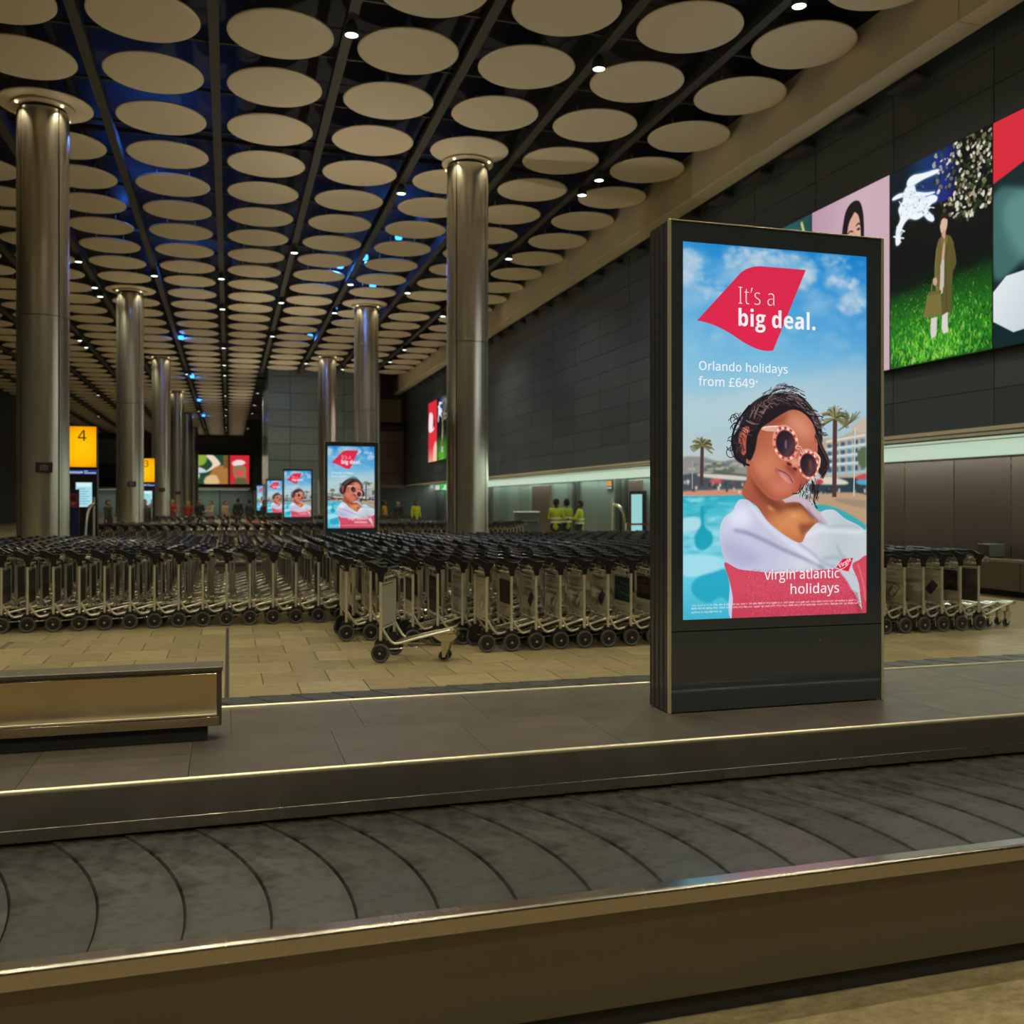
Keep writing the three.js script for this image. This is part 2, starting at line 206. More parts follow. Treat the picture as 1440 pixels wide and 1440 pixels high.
function pinkAdvert() {
  const cv = canvas(340, 500), g = cv.getContext('2d'), r = rng(3); g.fillStyle = grad(g, 0, 0, 340, 0, [[0, '#b795a8'], [0.6, '#cbaebb'], [1, '#c9aab6']]); g.fillRect(0, 0, 340, 500); g.save(); g.translate(46, 10); g.scale(0.72, 0.68);
  blob(g, '#17161b', [150, 60, 190, 22, 238, 30, 262, 90, 266, 200, 258, 300, 128, 300, 126, 180], 1);
  blob(g, '#d9a893', [166, 90, 195, 62, 232, 84, 246, 150, 240, 220, 205, 262, 168, 220, 156, 150], 1); blob(g, '#17161b', [150, 60, 200, 40, 210, 62, 176, 100, 160, 160, 146, 160], 1);
  strokeLine(g, '#3a2622', 6, [168, 140, 184, 134, 200, 140], 1); strokeLine(g, '#3a2622', 6, [220, 122, 232, 116, 242, 122], 1); blob(g, '#2b1c1a', [172, 156, 186, 150, 198, 157, 186, 162]); blob(g, '#2b1c1a', [222, 138, 234, 133, 243, 140, 234, 144]);
  strokeLine(g, '#a9705f', 4, [210, 150, 216, 178, 206, 186], 1); blob(g, '#a8444a', [192, 208, 208, 202, 222, 206, 208, 216]);
  blob(g, '#ece6e2', [110, 330, 170, 280, 240, 280, 300, 340, 310, 470, 100, 470], 2); blob(g, '#d9a893', [178, 250, 228, 250, 236, 300, 206, 318, 172, 300], 1);
  g.restore(); return cv;
}
function fieldAdvert() { // night meadow, blossoming branches, figure in a long coat, white rider emblem
  const W = 420, H = 600, cv = canvas(W, H), g = cv.getContext('2d'), r = rng(9); g.fillStyle = '#0b0f12'; g.fillRect(0, 0, W, H);
  g.fillStyle = grad(g, 60, 0, 300, 0, [[0, '#0d1a24'], [0.35, '#14335e'], [0.75, '#1a2d80'], [1, '#0c1020']]); g.fillRect(0, 0, 290, 150);
  blob(g, '#0c1113', [-10, 165, 90, 120, 200, 150, 300, 170, 440, 140, 440, 420, -10, 430], 12);
  g.fillStyle = grad(g, 0, 330, 0, H, [[0, '#0a1a10'], [0.2, '#123c16'], [0.5, '#24701c'], [0.8, '#2c8a20'], [1, '#1c5c1c']]); g.fillRect(0, 330, W, 270);
  blob(g, '#0a1512', [-20, 320, 200, 335, 440, 300, 440, 350, 200, 372, -20, 372], 14);
  for (let i = 0; i < 3600; i++) { const y = 345 + 255 * Math.pow(r(), 0.8), x = r() * W, s = (y - 320) / 280, k = Math.exp(-Math.pow((x - 190) / 190, 2)) * s; g.globalAlpha = 0.25 + 0.5 * r(); g.strokeStyle = r() < k * 0.9 ? ['#5fce2c', '#8be043', '#3fae28', '#c9e86a'][i % 4] : ['#123f18', '#1c5f1e', '#2c8427', '#0e2a12'][i % 4]; g.lineWidth = 1.4 + 2.6 * s; g.beginPath(); g.moveTo(x, y); g.lineTo(x + (r() - 0.5) * 16 * s, y - (6 + 14 * r()) * s); g.stroke(); }
  g.globalAlpha = 1;
  for (let i = 0; i < 620; i++) { const a = r() * 6.28, d = Math.sqrt(r()), x = 340 + Math.cos(a) * d * 150, y = 40 + Math.sin(a) * d * 190; if (y < -10 || (x < 260 && y > 120 && y < 150)) continue; g.fillStyle = ['#d8d3c0', '#a89f84', '#6f6a4c', '#3d4a2c', '#20301e'][i % 5]; g.beginPath(); g.ellipse(x, y, 3 + r() * 6, 2.5 + r() * 4.5, r() * 3, 0, 7); g.fill(); }
  // figure
  blob(g, '#d9b49b', [222, 196, 236, 190, 248, 198, 250, 222, 240, 244, 226, 240, 220, 220], 1); blob(g, '#2a1d18', [218, 206, 224, 188, 240, 184, 252, 194, 250, 206, 236, 200, 226, 204, 222, 216], 1);
  blob(g, '#c99f84', [228, 240, 242, 240, 246, 290, 232, 330, 224, 300], 1); blob(g, '#c4beb2', [216, 332, 240, 322, 238, 400, 214, 410], 1);
  const poly = (f, p) => { g.fillStyle = f; g.beginPath(); g.moveTo(p[0], p[1]); for (let k = 2; k < p.length; k += 2) g.lineTo(p[k], p[k + 1]); g.closePath(); g.fill(); };
  poly('#6b6334', [214, 256, 228, 248, 236, 262, 228, 300, 222, 350, 218, 402, 204, 404, 196, 376, 198, 320, 204, 280]); poly('#5d562c', [242, 248, 262, 256, 274, 276, 284, 318, 286, 340, 272, 362, 268, 400, 266, 472, 228, 478, 232, 400, 236, 330, 240, 290]);
  poly('#7a7040', [230, 250, 238, 262, 230, 286, 222, 262]); poly('#756b3a', [244, 250, 252, 262, 242, 292, 238, 262]); poly('#c3bcaf', [222, 330, 238, 318, 236, 396, 220, 404]);
  strokeLine(g, '#453f1e', 2.4, [250, 272, 244, 340, 248, 470], 1); strokeLine(g, '#877d48', 2, [208, 280, 202, 330, 204, 390], 1); strokeLine(g, '#4b4522', 2, [268, 290, 272, 330, 268, 358], 1);
  poly('#7a6e3c', [170, 398, 224, 402, 228, 474, 148, 468]); poly('#6a5f31', [170, 398, 224, 402, 224, 412, 168, 408]); strokeLine(g, '#8d8049', 3.5, [184, 398, 188, 376, 204, 376, 208, 400]); blob(g, '#c99f84', [190, 366, 204, 362, 208, 378, 196, 384]);
  poly('#d3cdc6', [182, 476, 208, 476, 206, 512, 204, 530, 184, 536, 180, 516]); poly('#d8d2cc', [228, 476, 252, 470, 252, 512, 254, 526, 234, 530, 226, 512]);
  // emblem: rider on a leaping horse
  const w = '#eef4f8', e = (p) => { g.save(); g.shadowColor = '#9fd0ff'; g.shadowBlur = 8; g.fillStyle = w; shapePath(g, p); g.fill(); g.restore(); };
  e([38, 118, 64, 96, 96, 92, 130, 100, 166, 122, 174, 150, 160, 166, 120, 172, 84, 160, 58, 176, 40, 208, 26, 206, 28, 176, 46, 150]); e([150, 124, 182, 118, 208, 130, 204, 142, 184, 144, 166, 146]); e([150, 150, 178, 168, 196, 190, 186, 196, 160, 178]);
  e([60, 80, 76, 62, 104, 60, 116, 84, 118, 116, 66, 116]); e([80, 44, 104, 36, 150, 44, 210, 52, 206, 62, 150, 62, 100, 66, 78, 60]); e([12, 76, 40, 72, 70, 78, 68, 86, 14, 84]); e([30, 190, 44, 196, 46, 222, 28, 226, 24, 206]); e([96, 82, 160, 104, 196, 112, 194, 116, 150, 112, 94, 92]);
  for (let i = 0; i < 40; i++) { const a = [[60, 110], [100, 70], [130, 130], [170, 150], [50, 170], [36, 206], [180, 132], [186, 180]][i % 8]; g.strokeStyle = w; g.lineWidth = 2.5 + 3 * r(); g.beginPath(); g.moveTo(a[0] + 20 * (r() - 0.5), a[1] + 20 * (r() - 0.5)); g.lineTo(a[0] + 56 * (r() - 0.5), a[1] + 48 * (r() - 0.5)); g.stroke(); }
  for (let i = 0; i < 60; i++) { g.fillStyle = ['#6f8fa8', '#aac4d6', '#3d5c78'][i % 3]; g.globalAlpha = 0.6; g.fillRect(40 + 130 * r(), 66 + 100 * r(), 2 + 5 * r(), 2 + 4 * r()); } g.globalAlpha = 1;
  return cv;
}
function redAdvert() { const cv = canvas(240, 340), g = cv.getContext('2d'); g.fillStyle = grad(g, 0, 0, 0, 340, [[0, '#d9263a'], [0.75, '#e0323f'], [1, '#e8a58a']]); g.fillRect(0, 0, 240, 340); blob(g, '#f7e3e4', [20, 70, 90, 60, 130, 90, 120, 150, 150, 150, 140, 120, 160, 160, 20, 165], 2); blob(g, '#7c1f26', [150, 100, 190, 110, 185, 150, 150, 140], 2); blob(g, '#efc7a8', [150, 260, 210, 230, 240, 260, 240, 340, 140, 340], 8); return cv; }
function watchAdvert() { const cv = canvas(240, 340), g = cv.getContext('2d'); g.fillStyle = '#12282b'; g.fillRect(0, 0, 240, 340); g.fillStyle = '#d62a3c'; g.beginPath(); g.moveTo(0, 0); g.lineTo(240, 0); g.lineTo(240, 30); g.lineTo(0, 92); g.fill(); blob(g, '#3f6a67', [0, 110, 60, 120, 80, 190, 40, 230, 0, 230], 6); blob(g, '#5c8a84', [20, 130, 120, 120, 200, 170, 160, 230, 60, 220], 12); g.fillStyle = grad(g, 0, 230, 120, 330, [[0, '#e6ecef'], [1, '#b9c8cf']]); g.beginPath(); g.moveTo(0, 255); g.lineTo(26, 236); g.lineTo(150, 232); g.lineTo(190, 262); g.lineTo(180, 310); g.lineTo(40, 322); g.lineTo(0, 300); g.fill(); return cv; }
function tealAdvert() { const cv = canvas(240, 340), g = cv.getContext('2d'); g.fillStyle = '#1e4a4e'; g.fillRect(0, 0, 240, 340); blob(g, '#2c6468', [40, 20, 200, 20, 210, 150, 60, 160], 20); strokeLine(g, '#b9c07a', 8, [206, 10, 222, 60, 214, 120, 226, 170], 1); strokeLine(g, '#8aa06a', 7, [60, 40, 90, 90, 70, 150], 3); blob(g, '#d7e0c0', [20, 90, 60, 80, 70, 120, 30, 130], 4); return cv; }
function farAdvert() { const cv = canvas(360, 200), g = cv.getContext('2d'), r = rng(4); g.fillStyle = '#1d4a30'; g.fillRect(0, 0, 240, 200); blob(g, '#8ea53a', [0, 0, 90, 0, 80, 60, 20, 80, 0, 70], 6); blob(g, '#ecd3bd', [90, 6, 130, 0, 170, 40, 176, 70, 110, 110, 80, 120, 130, 66], 4); blob(g, '#c8cfe0', [0, 90, 50, 86, 90, 110, 60, 124, 0, 112], 4); blob(g, '#e8eee6', [0, 130, 40, 120, 44, 160, 0, 176], 5); blob(g, '#a9743a', [140, 90, 210, 70, 240, 100, 240, 200, 130, 200, 100, 170], 6); blob(g, '#d8b98a', [90, 150, 150, 140, 170, 200, 80, 200], 6); g.fillStyle = '#7a5230'; g.fillRect(200, 0, 40, 90); g.fillStyle = '#3a2416'; g.fillRect(228, 0, 12, 200);
  g.fillStyle = '#cf2634'; g.fillRect(240, 0, 120, 200); blob(g, '#f0d5d6', [252, 50, 290, 30, 330, 40, 330, 60, 270, 76], 4); blob(g, '#8a7a4a', [262, 80, 330, 74, 340, 120, 330, 170, 270, 160], 4); blob(g, '#d94c52', [276, 110, 318, 106, 320, 140, 280, 144], 3); blob(g, '#5f5a3a', [280, 160, 330, 160, 350, 200, 270, 200], 4); return cv; }
function trolleyPrint(kind) {
  const cv = canvas(96, 112), g = cv.getContext('2d'); g.fillStyle = '#b3a992'; g.fillRect(0, 0, 96, 112);
  const text = (x, y, w) => { g.fillStyle = '#7d7568'; for (let i = 0; i < w; i += 5) g.fillRect(x + i, y, 3.4, 3); };
  const dia = (x, y, s, f, st) => { g.save(); g.translate(x, y); g.rotate(0.65); g.beginPath(); g.roundRect(-s * 0.62, -s, s * 1.24, s * 2, 4); if (f) { g.fillStyle = f; g.fill(); } if (st) { g.strokeStyle = st; g.lineWidth = 2.5; g.stroke(); } g.restore(); };
  if (kind === 'outline') { text(10, 14, 60); text(10, 24, 40); dia(62, 66, 20, '#a39a8a', '#4a3d4a'); dia(56, 76, 16, '#c5bca6', '#5b4a5a'); text(10, 100, 40); }
  if (kind === 'purple') { text(10, 12, 60); text(10, 20, 46); dia(62, 62, 22, '#43284f', '#5c4763'); text(10, 98, 50); }
  if (kind === 'photo') { g.fillStyle = '#2b2325'; g.fillRect(6, 4, 84, 70); blob(g, '#4a3436', [20, 20, 50, 12, 70, 40, 40, 66], 3); text(10, 86, 60); text(10, 96, 44); }
  if (kind === 'green') { g.fillStyle = '#17262a'; g.fillRect(4, 4, 88, 74); for (let i = 0; i < 30; i++) { g.fillStyle = ['#2c5a4c', '#35545c', '#5a7a4a', '#1e3a3a'][i % 4]; g.fillRect(8 + (i * 37) % 78, 8 + (i * 23) % 62, 9, 7); } text(10, 88, 60); text(10, 98, 60); }
  if (kind === 'plain') { g.fillStyle = '#a9a495'; g.fillRect(0, 0, 96, 112); g.strokeStyle = 'rgba(125,120,105,.6)'; g.lineWidth = 1; g.strokeRect(4, 4, 88, 104); }
  return cv;
}
function numberSign(n) { const cv = canvas(128, 192), g = cv.getContext('2d'); g.fillStyle = '#f0a400'; g.fillRect(0, 0, 128, 192); const q = g.createRadialGradient(64, 100, 20, 64, 100, 120); q.addColorStop(0, '#ffc107'); q.addColorStop(0.6, '#fbb000'); q.addColorStop(1, '#e88a00'); g.fillStyle = q; g.fillRect(0, 0, 128, 192); g.fillStyle = '#1b1408'; g.font = '72px sans-serif'; g.textAlign = 'center'; g.fillText(n, 66, 68); return cv; }
function stripSign() { const cv = canvas(160, 24), g = cv.getContext('2d'), q = rng(41); g.fillStyle = '#1f3a8c'; g.fillRect(0, 0, 160, 24); g.fillStyle = '#d3dbee'; for (let x = 6; x < 84; x += 9) g.fillRect(x, 7 + 2 * q(), 6.5, 11); for (let x = 94; x < 108; x += 6) g.fillRect(x, 3, 4, 6); for (let x = 94; x < 152; x += 7) g.fillRect(x, 13, 5, 7); return cv; }
function screenSign() { const cv = canvas(96, 160), g = cv.getContext('2d'); g.fillStyle = '#a9dbe6'; g.fillRect(0, 0, 96, 160); g.fillStyle = '#d6f0f4'; g.fillRect(6, 6, 84, 22); g.fillStyle = '#6fb6cc'; for (let i = 0; i < 7; i++) g.fillRect(8, 40 + i * 16, 50 + (i * 17) % 30, 6); return cv; }
function plaque() { const cv = canvas(96, 64), g = cv.getContext('2d'); g.fillStyle = '#2a2027'; g.fillRect(0, 0, 96, 64); g.strokeStyle = '#8c7f86'; g.lineWidth = 4; g.strokeRect(28, 22, 40, 24); g.beginPath(); g.moveTo(38, 22); g.quadraticCurveTo(48, 10, 58, 22); g.stroke(); g.beginPath(); g.moveTo(36, 34); g.lineTo(60, 34); g.stroke(); return cv; }
function exitSign() { const cv = canvas(128, 64), g = cv.getContext('2d'); g.fillStyle = '#2fae45'; g.fillRect(0, 0, 128, 64); g.fillStyle = '#dff5e0'; g.beginPath(); g.arc(40, 16, 6, 0, 7); g.fill(); strokeLine(g, '#dff5e0', 7, [40, 24, 34, 40, 22, 54]); strokeLine(g, '#dff5e0', 7, [34, 40, 46, 50, 44, 58]); strokeLine(g, '#dff5e0', 5, [40, 26, 54, 34]); g.fillRect(70, 28, 30, 8); g.beginPath(); g.moveTo(98, 18); g.lineTo(116, 32); g.lineTo(98, 46); g.fill(); return cv; }
function posterBoard() { const cv = canvas(64, 96), g = cv.getContext('2d'); g.fillStyle = '#a02a2e'; g.fillRect(0, 0, 64, 96); g.fillStyle = '#5f1519'; g.fillRect(12, 14, 40, 40); g.fillStyle = '#d8a8a0'; g.fillRect(14, 64, 36, 5); g.fillRect(14, 76, 26, 5); return cv; }

// ---------------------------------------------------------------- small helpers
const R = (d) => d * Math.PI / 180, used = new Map();
function numbered(name) { const n = used.get(name) ?? 0; used.set(name, n + 1); return n ? `${name}_${String(n).padStart(3, '0')}` : name; }
function norm(g) { g = g.index ? g.toNonIndexed() : g; for (const k of Object.keys(g.attributes)) if (!['position', 'normal', 'uv'].includes(k)) g.deleteAttribute(k); if (!g.attributes.uv) g.setAttribute('uv', new THREE.BufferAttribute(new Float32Array(g.attributes.position.count * 2), 2)); g.clearGroups(); return g; }
const merge = (list) => list.length === 1 ? norm(list[0]) : mergeGeometries(list.map(norm));
function metreUV(g) { g = norm(g); const p = g.attributes.position, n = g.attributes.normal, uv = g.attributes.uv; for (let i = 0; i < p.count; i++) { const x = Math.abs(n.getX(i)), y = Math.abs(n.getY(i)), z = Math.abs(n.getZ(i)); if (y >= x && y >= z) uv.setXY(i, p.getX(i), p.getZ(i)); else if (x >= z) uv.setXY(i, p.getZ(i), p.getY(i)); else uv.setXY(i, p.getX(i), p.getY(i)); } return g; }
function box(w, h, d, x = 0, y = 0, z = 0, b = 0, s = 1) { const g = b ? new RoundedBoxGeometry(w, h, d, s, b) : new THREE.BoxGeometry(w, h, d); g.translate(x, y, z); return metreUV(g); }
function span(x0, x1, y0, y1, z0, z1, b = 0) { return box(x1 - x0, y1 - y0, Math.abs(z1 - z0), (x0 + x1) / 2, (y0 + y1) / 2, (z0 + z1) / 2, b); }
const V = (x, y, z) => new THREE.Vector3(x, y, z);
function rod(a, b, r, n = 8, r2 = r) { const d = b.clone().sub(a), g = new THREE.CylinderGeometry(r2, r, d.length(), n, 1); g.applyQuaternion(new THREE.Quaternion().setFromUnitVectors(V(0, 1, 0), d.clone().normalize())); const m = a.clone().add(b).multiplyScalar(0.5); g.translate(m.x, m.y, m.z); return g; }
function bent(points, r, seg = 24, n = 8, t = 0.2) { return new THREE.TubeGeometry(new THREE.CatmullRomCurve3(points, false, 'catmullrom', t), seg, r, n, false); }
function lathe(pts, n = 24) { return new THREE.LatheGeometry(pts.map((p) => new THREE.Vector2(p[0], p[1])), n); }
function prism(poly, depth, bevel = 0) { const s = new THREE.Shape(poly.map((p) => new THREE.Vector2(p[0], p[1]))); const g = new THREE.ExtrudeGeometry(s, { depth, bevelEnabled: bevel > 0, bevelSize: bevel, bevelThickness: bevel, bevelSegments: 1, curveSegments: 6 }); g.translate(0, 0, -depth / 2); return g; }
function mesh(name, geo, mat, parent) { const m = new THREE.Mesh(Array.isArray(geo) ? merge(geo) : geo, mat); m.castShadow = m.receiveShadow = true; m.name = parent ? name : numbered(name); (parent ?? scene).add(m); return m; }
function tag(o, label, category, group) { o.userData.label = label; o.userData.category = category; if (group) o.userData.group = group; return o; }
function thing(name, label, category, group, x = 0, y = 0, z = 0, turn = 0) { const o = new THREE.Group(); o.name = numbered(name); o.position.set(x, y, z); o.rotation.y = turn; scene.add(o); return tag(o, label, category, group); }
function structure(name, geo, mat) { const m = mesh(name, geo, mat); m.userData.kind = 'structure'; return m; }
function structureGroup(name) { const o = new THREE.Group(); o.name = numbered(name); o.userData.kind = 'structure'; scene.add(o); return o; }
const ORDINAL = ['first', 'second', 'third', 'fourth', 'fifth', 'sixth', 'seventh', 'eighth', 'ninth', 'tenth', 'eleventh', 'twelfth', 'thirteenth', 'fourteenth', 'fifteenth', 'sixteenth', 'seventeenth', 'eighteenth', 'nineteenth', 'twentieth', 'twenty-first', 'twenty-second', 'twenty-third', 'twenty-fourth', 'twenty-fifth', 'twenty-sixth', 'twenty-seventh', 'twenty-eighth', 'twenty-ninth', 'thirtieth', 'thirty-first', 'thirty-second', 'thirty-third', 'thirty-fourth', 'thirty-fifth', 'thirty-sixth', 'thirty-seventh', 'thirty-eighth', 'thirty-ninth', 'fortieth', 'forty-first', 'forty-second', 'forty-third', 'forty-fourth', 'forty-fifth'];

// ---------------------------------------------------------------- procedural surfaces
function valueNoise(seed, cells) { const r = rng(seed), t = Float32Array.from({ length: cells * cells }, () => r()); return (u, v) => { const x = u * cells, y = v * cells, i = Math.floor(x), j = Math.floor(y), a = x - i, b = y - j, s = a * a * (3 - 2 * a), q = b * b * (3 - 2 * b), at = (m, n) => t[(((n % cells) + cells) % cells) * cells + (((m % cells) + cells) % cells)]; return (at(i, j) * (1 - s) + at(i + 1, j) * s) * (1 - q) + (at(i, j + 1) * (1 - s) + at(i + 1, j + 1) * s) * q; }; }
function dataTexture(n, f, srgb, rx = 1, ry = rx) { // f(u, v) -> [r, g, b] in 0..1
  const d = new Uint8Array(n * n * 4); for (let y = 0; y < n; y++) for (let x = 0; x < n; x++) { const c = f(x / n, y / n), o = (y * n + x) * 4; for (let k = 0; k < 3; k++) d[o + k] = Math.max(0, Math.min(255, c[k] * 255)); d[o + 3] = 255; }
  const t = new THREE.DataTexture(d, n, n); t.magFilter = t.minFilter = THREE.LinearFilter; t.wrapS = t.wrapT = THREE.RepeatWrapping; t.repeat.set(rx, ry); if (srgb) t.colorSpace = THREE.SRGBColorSpace; t.needsUpdate = true; return t;
}
const n8 = valueNoise(1, 8), n32 = valueNoise(2, 32), n64 = valueNoise(3, 64), n128 = valueNoise(4, 128), n16 = valueNoise(5, 16);
const stoneMap = dataTexture(256, (u, v) => { const k = 0.78 + 0.16 * (n8(u, v) - 0.5) + 0.2 * (n32(u * 0.5, v * 2) - 0.5) + 0.28 * (n64(u * 0.5, v) - 0.5) + 0.24 * (n128(u, v) - 0.5); return [k, k * 0.985, k * 0.96]; }, false, 0.9);
const stoneRough = dataTexture(128, (u, v) => { const k = 0.86 + 0.14 * (n16(u, v) - 0.5) + 0.08 * (n64(u, v) - 0.5); return [k, k, k]; }, false, 0.7);
const slateMap = dataTexture(256, (u, v) => { const k = 0.82 + 0.2 * (n8(u, v) - 0.5) + 0.16 * (n64(u * 0.5, v * 4) - 0.5) + 0.14 * (n128(u, v) - 0.5); return [k, k, k * 0.98]; }, false, 0.8);
const brushRough = dataTexture(256, (u, v) => { const k = 0.8 + 0.2 * (n128(u, 0.3) - 0.5) + 0.24 * (n8(u, v) - 0.5) + 0.12 * (n64(u, v) - 0.5); return [k, k, k]; }, false, 0.8, 0.35);
const rubberMap = dataTexture(256, (u, v) => { const a = n8(u, v), b = n32(u, v), s = n128(u * 0.5, v), k = 0.66 + 0.8 * (a - 0.5) + 0.7 * (b - 0.5) + 0.4 * (s - 0.5) + (n64(u, v) > 0.9 ? 0.25 : 0); return [k, k * 0.98, k * 0.95]; }, false, 1.1);
const plateBump = dataTexture(128, (u, v) => { const k = 0.5 + 0.6 * (n16(u, v) - 0.5) + 0.25 * (n64(u, v) - 0.5); return [k, k, k]; }, false, 0.5);
const std = (o) => new THREE.MeshStandardMaterial(o), phys = (o) => new THREE.MeshPhysicalMaterial(o), col = (r, g, b) => new THREE.Color().setRGB(r, g, b);
function picture(cv, strength = 1) { const t = new THREE.CanvasTexture(cv); t.colorSpace = THREE.SRGBColorSpace; return std({ color: 0x050505, emissive: 0xffffff, emissiveMap: t, emissiveIntensity: strength, roughness: 0.25 }); }
function printed(cv, rough = 0.5) { const t = new THREE.CanvasTexture(cv); t.colorSpace = THREE.SRGBColorSpace; return std({ map: t, roughness: rough }); }
const M = {
  stone: [0, 1, 2].map((i) => std({ color: col(0.5, 0.4, 0.225).multiplyScalar(0.74 + 0.09 * i), map: stoneMap, roughness: 0.36, roughnessMap: stoneRough })),
  grout: std({ color: col(0.12, 0.095, 0.06), roughness: 0.9 }),
  slate: [0, 1].map((i) => std({ color: col(0.104, 0.084, 0.068).multiplyScalar(0.95 + 0.1 * i), map: slateMap, roughness: 0.5, roughnessMap: stoneRough })),
  slateJoint: std({ color: col(0.09, 0.075, 0.06), roughness: 0.9 }),
  columnSteel: phys({ color: col(0.82, 0.77, 0.67), metalness: 0.94, roughness: 0.27, anisotropy: 0.3 }),
  jointDark: std({ color: col(0.02, 0.02, 0.018), roughness: 0.8 }),
  champagne: std({ color: col(0.82, 0.74, 0.56), metalness: 0.55, roughness: 0.3 }),
  skirt: std({ color: col(0.46, 0.41, 0.37), metalness: 1, roughness: 0.3, roughnessMap: brushRough }),
  bronze: std({ color: col(0.56, 0.47, 0.35), metalness: 1, roughness: 0.1 }),
  benchTrim: std({ color: col(0.16, 0.14, 0.11), metalness: 0.6, roughness: 0.45 }),
  black: std({ color: col(0.025, 0.025, 0.025), roughness: 0.7 }),
  gloss: phys({ color: col(0.05, 0.064, 0.083), roughness: 0.08, clearcoat: 0.6, clearcoatRoughness: 0.04 }),
  fluted: std({ color: col(0.085, 0.088, 0.092), roughness: 0.22, metalness: 0.4 }),
  rubber: [0, 1, 2].map((i) => std({ color: col(0.056, 0.055, 0.056).multiplyScalar(0.85 + 0.15 * i), map: rubberMap, roughness: 0.55, roughnessMap: stoneRough, bumpMap: plateBump, bumpScale: 0.001 })),
  disc: phys({ color: col(0.78, 0.68, 0.53), roughness: 0.45, specularIntensity: 0.7 }),
  voidDark: std({ color: col(0.05, 0.052, 0.06), roughness: 0.9 }),
  track: std({ color: col(0.05, 0.05, 0.048), roughness: 0.6 }),
  beam: std({ color: col(0.74, 0.66, 0.5), roughness: 0.6 }),
  cladding: [0, 1, 2].map((i) => std({ color: col(0.11, 0.138, 0.165).multiplyScalar(0.9 + 0.1 * i), roughness: 0.32 + 0.04 * i, metalness: 0.25, bumpMap: plateBump, bumpScale: 0.004 })),
  wallDark: std({ color: col(0.075, 0.083, 0.088), roughness: 0.8 }),
  soffit: std({ color: col(0.8, 0.78, 0.66), roughness: 0.7 }),
  brown: [0, 1].map((i) => std({ color: col(0.225, 0.165, 0.155).multiplyScalar(0.95 + 0.1 * i), roughness: 0.45, metalness: 0.3, roughnessMap: brushRough })),
  glassGreen: [0, 1].map((i) => phys({ color: col(0.26, 0.33, 0.33).multiplyScalar(0.9 + 0.2 * i), roughness: 0.15 })),
  core: [0, 1].map((i) => phys({ color: col(0.195, 0.26, 0.28).multiplyScalar(0.95 + 0.1 * i), roughness: 0.2 })),
  olive: std({ color: col(0.36, 0.3, 0.16), roughness: 0.6 }),
  tube: std({ color: col(0.74, 0.69, 0.57), metalness: 0.55, roughness: 0.32 }), rodSteel: std({ color: col(0.3, 0.27, 0.2), metalness: 1, roughness: 0.26 }),
  chrome: std({ color: col(0.7, 0.66, 0.58), metalness: 1, roughness: 0.18 }),
  plastic: std({ color: col(0.014, 0.015, 0.017), roughness: 0.22 }),
  tyre: std({ color: col(0.07, 0.072, 0.072), roughness: 0.6 }),
  panelBack: std({ color: col(0.07, 0.066, 0.055), roughness: 0.6 }),
  cove: std({ color: 0x222222, emissive: col(0.45, 0.58, 0.44), emissiveIntensity: 1 }),
  lamp: std({ color: 0x222222, emissive: col(0.84, 1, 0.86), emissiveIntensity: 5 }),
  blueLamp: std({ color: 0x111111, emissive: col(0.04, 0.36, 1), emissiveIntensity: 3 }),
  warmLamp: std({ color: 0x222222, emissive: col(1, 0.86, 0.55), emissiveIntensity: 2 }),
  signBody: std({ color: col(0.016, 0.018, 0.024), roughness: 0.35 }), signBlue: std({ color: col(0.012, 0.02, 0.09), roughness: 0.4 }),
};
M.columnSteel.anisotropyRotation = Math.PI / 2;
function spot(parent, x, y, z, tx, ty, tz, color, intensity, angle, penumbra, radius) { const l = new THREE.SpotLight(color, intensity, 0, angle, penumbra, 2); l.position.set(x, y, z); l.target.position.set(tx, ty, tz); l.shadow.radius = radius / 0.02; l.castShadow = true; parent.add(l, l.target); return l; }

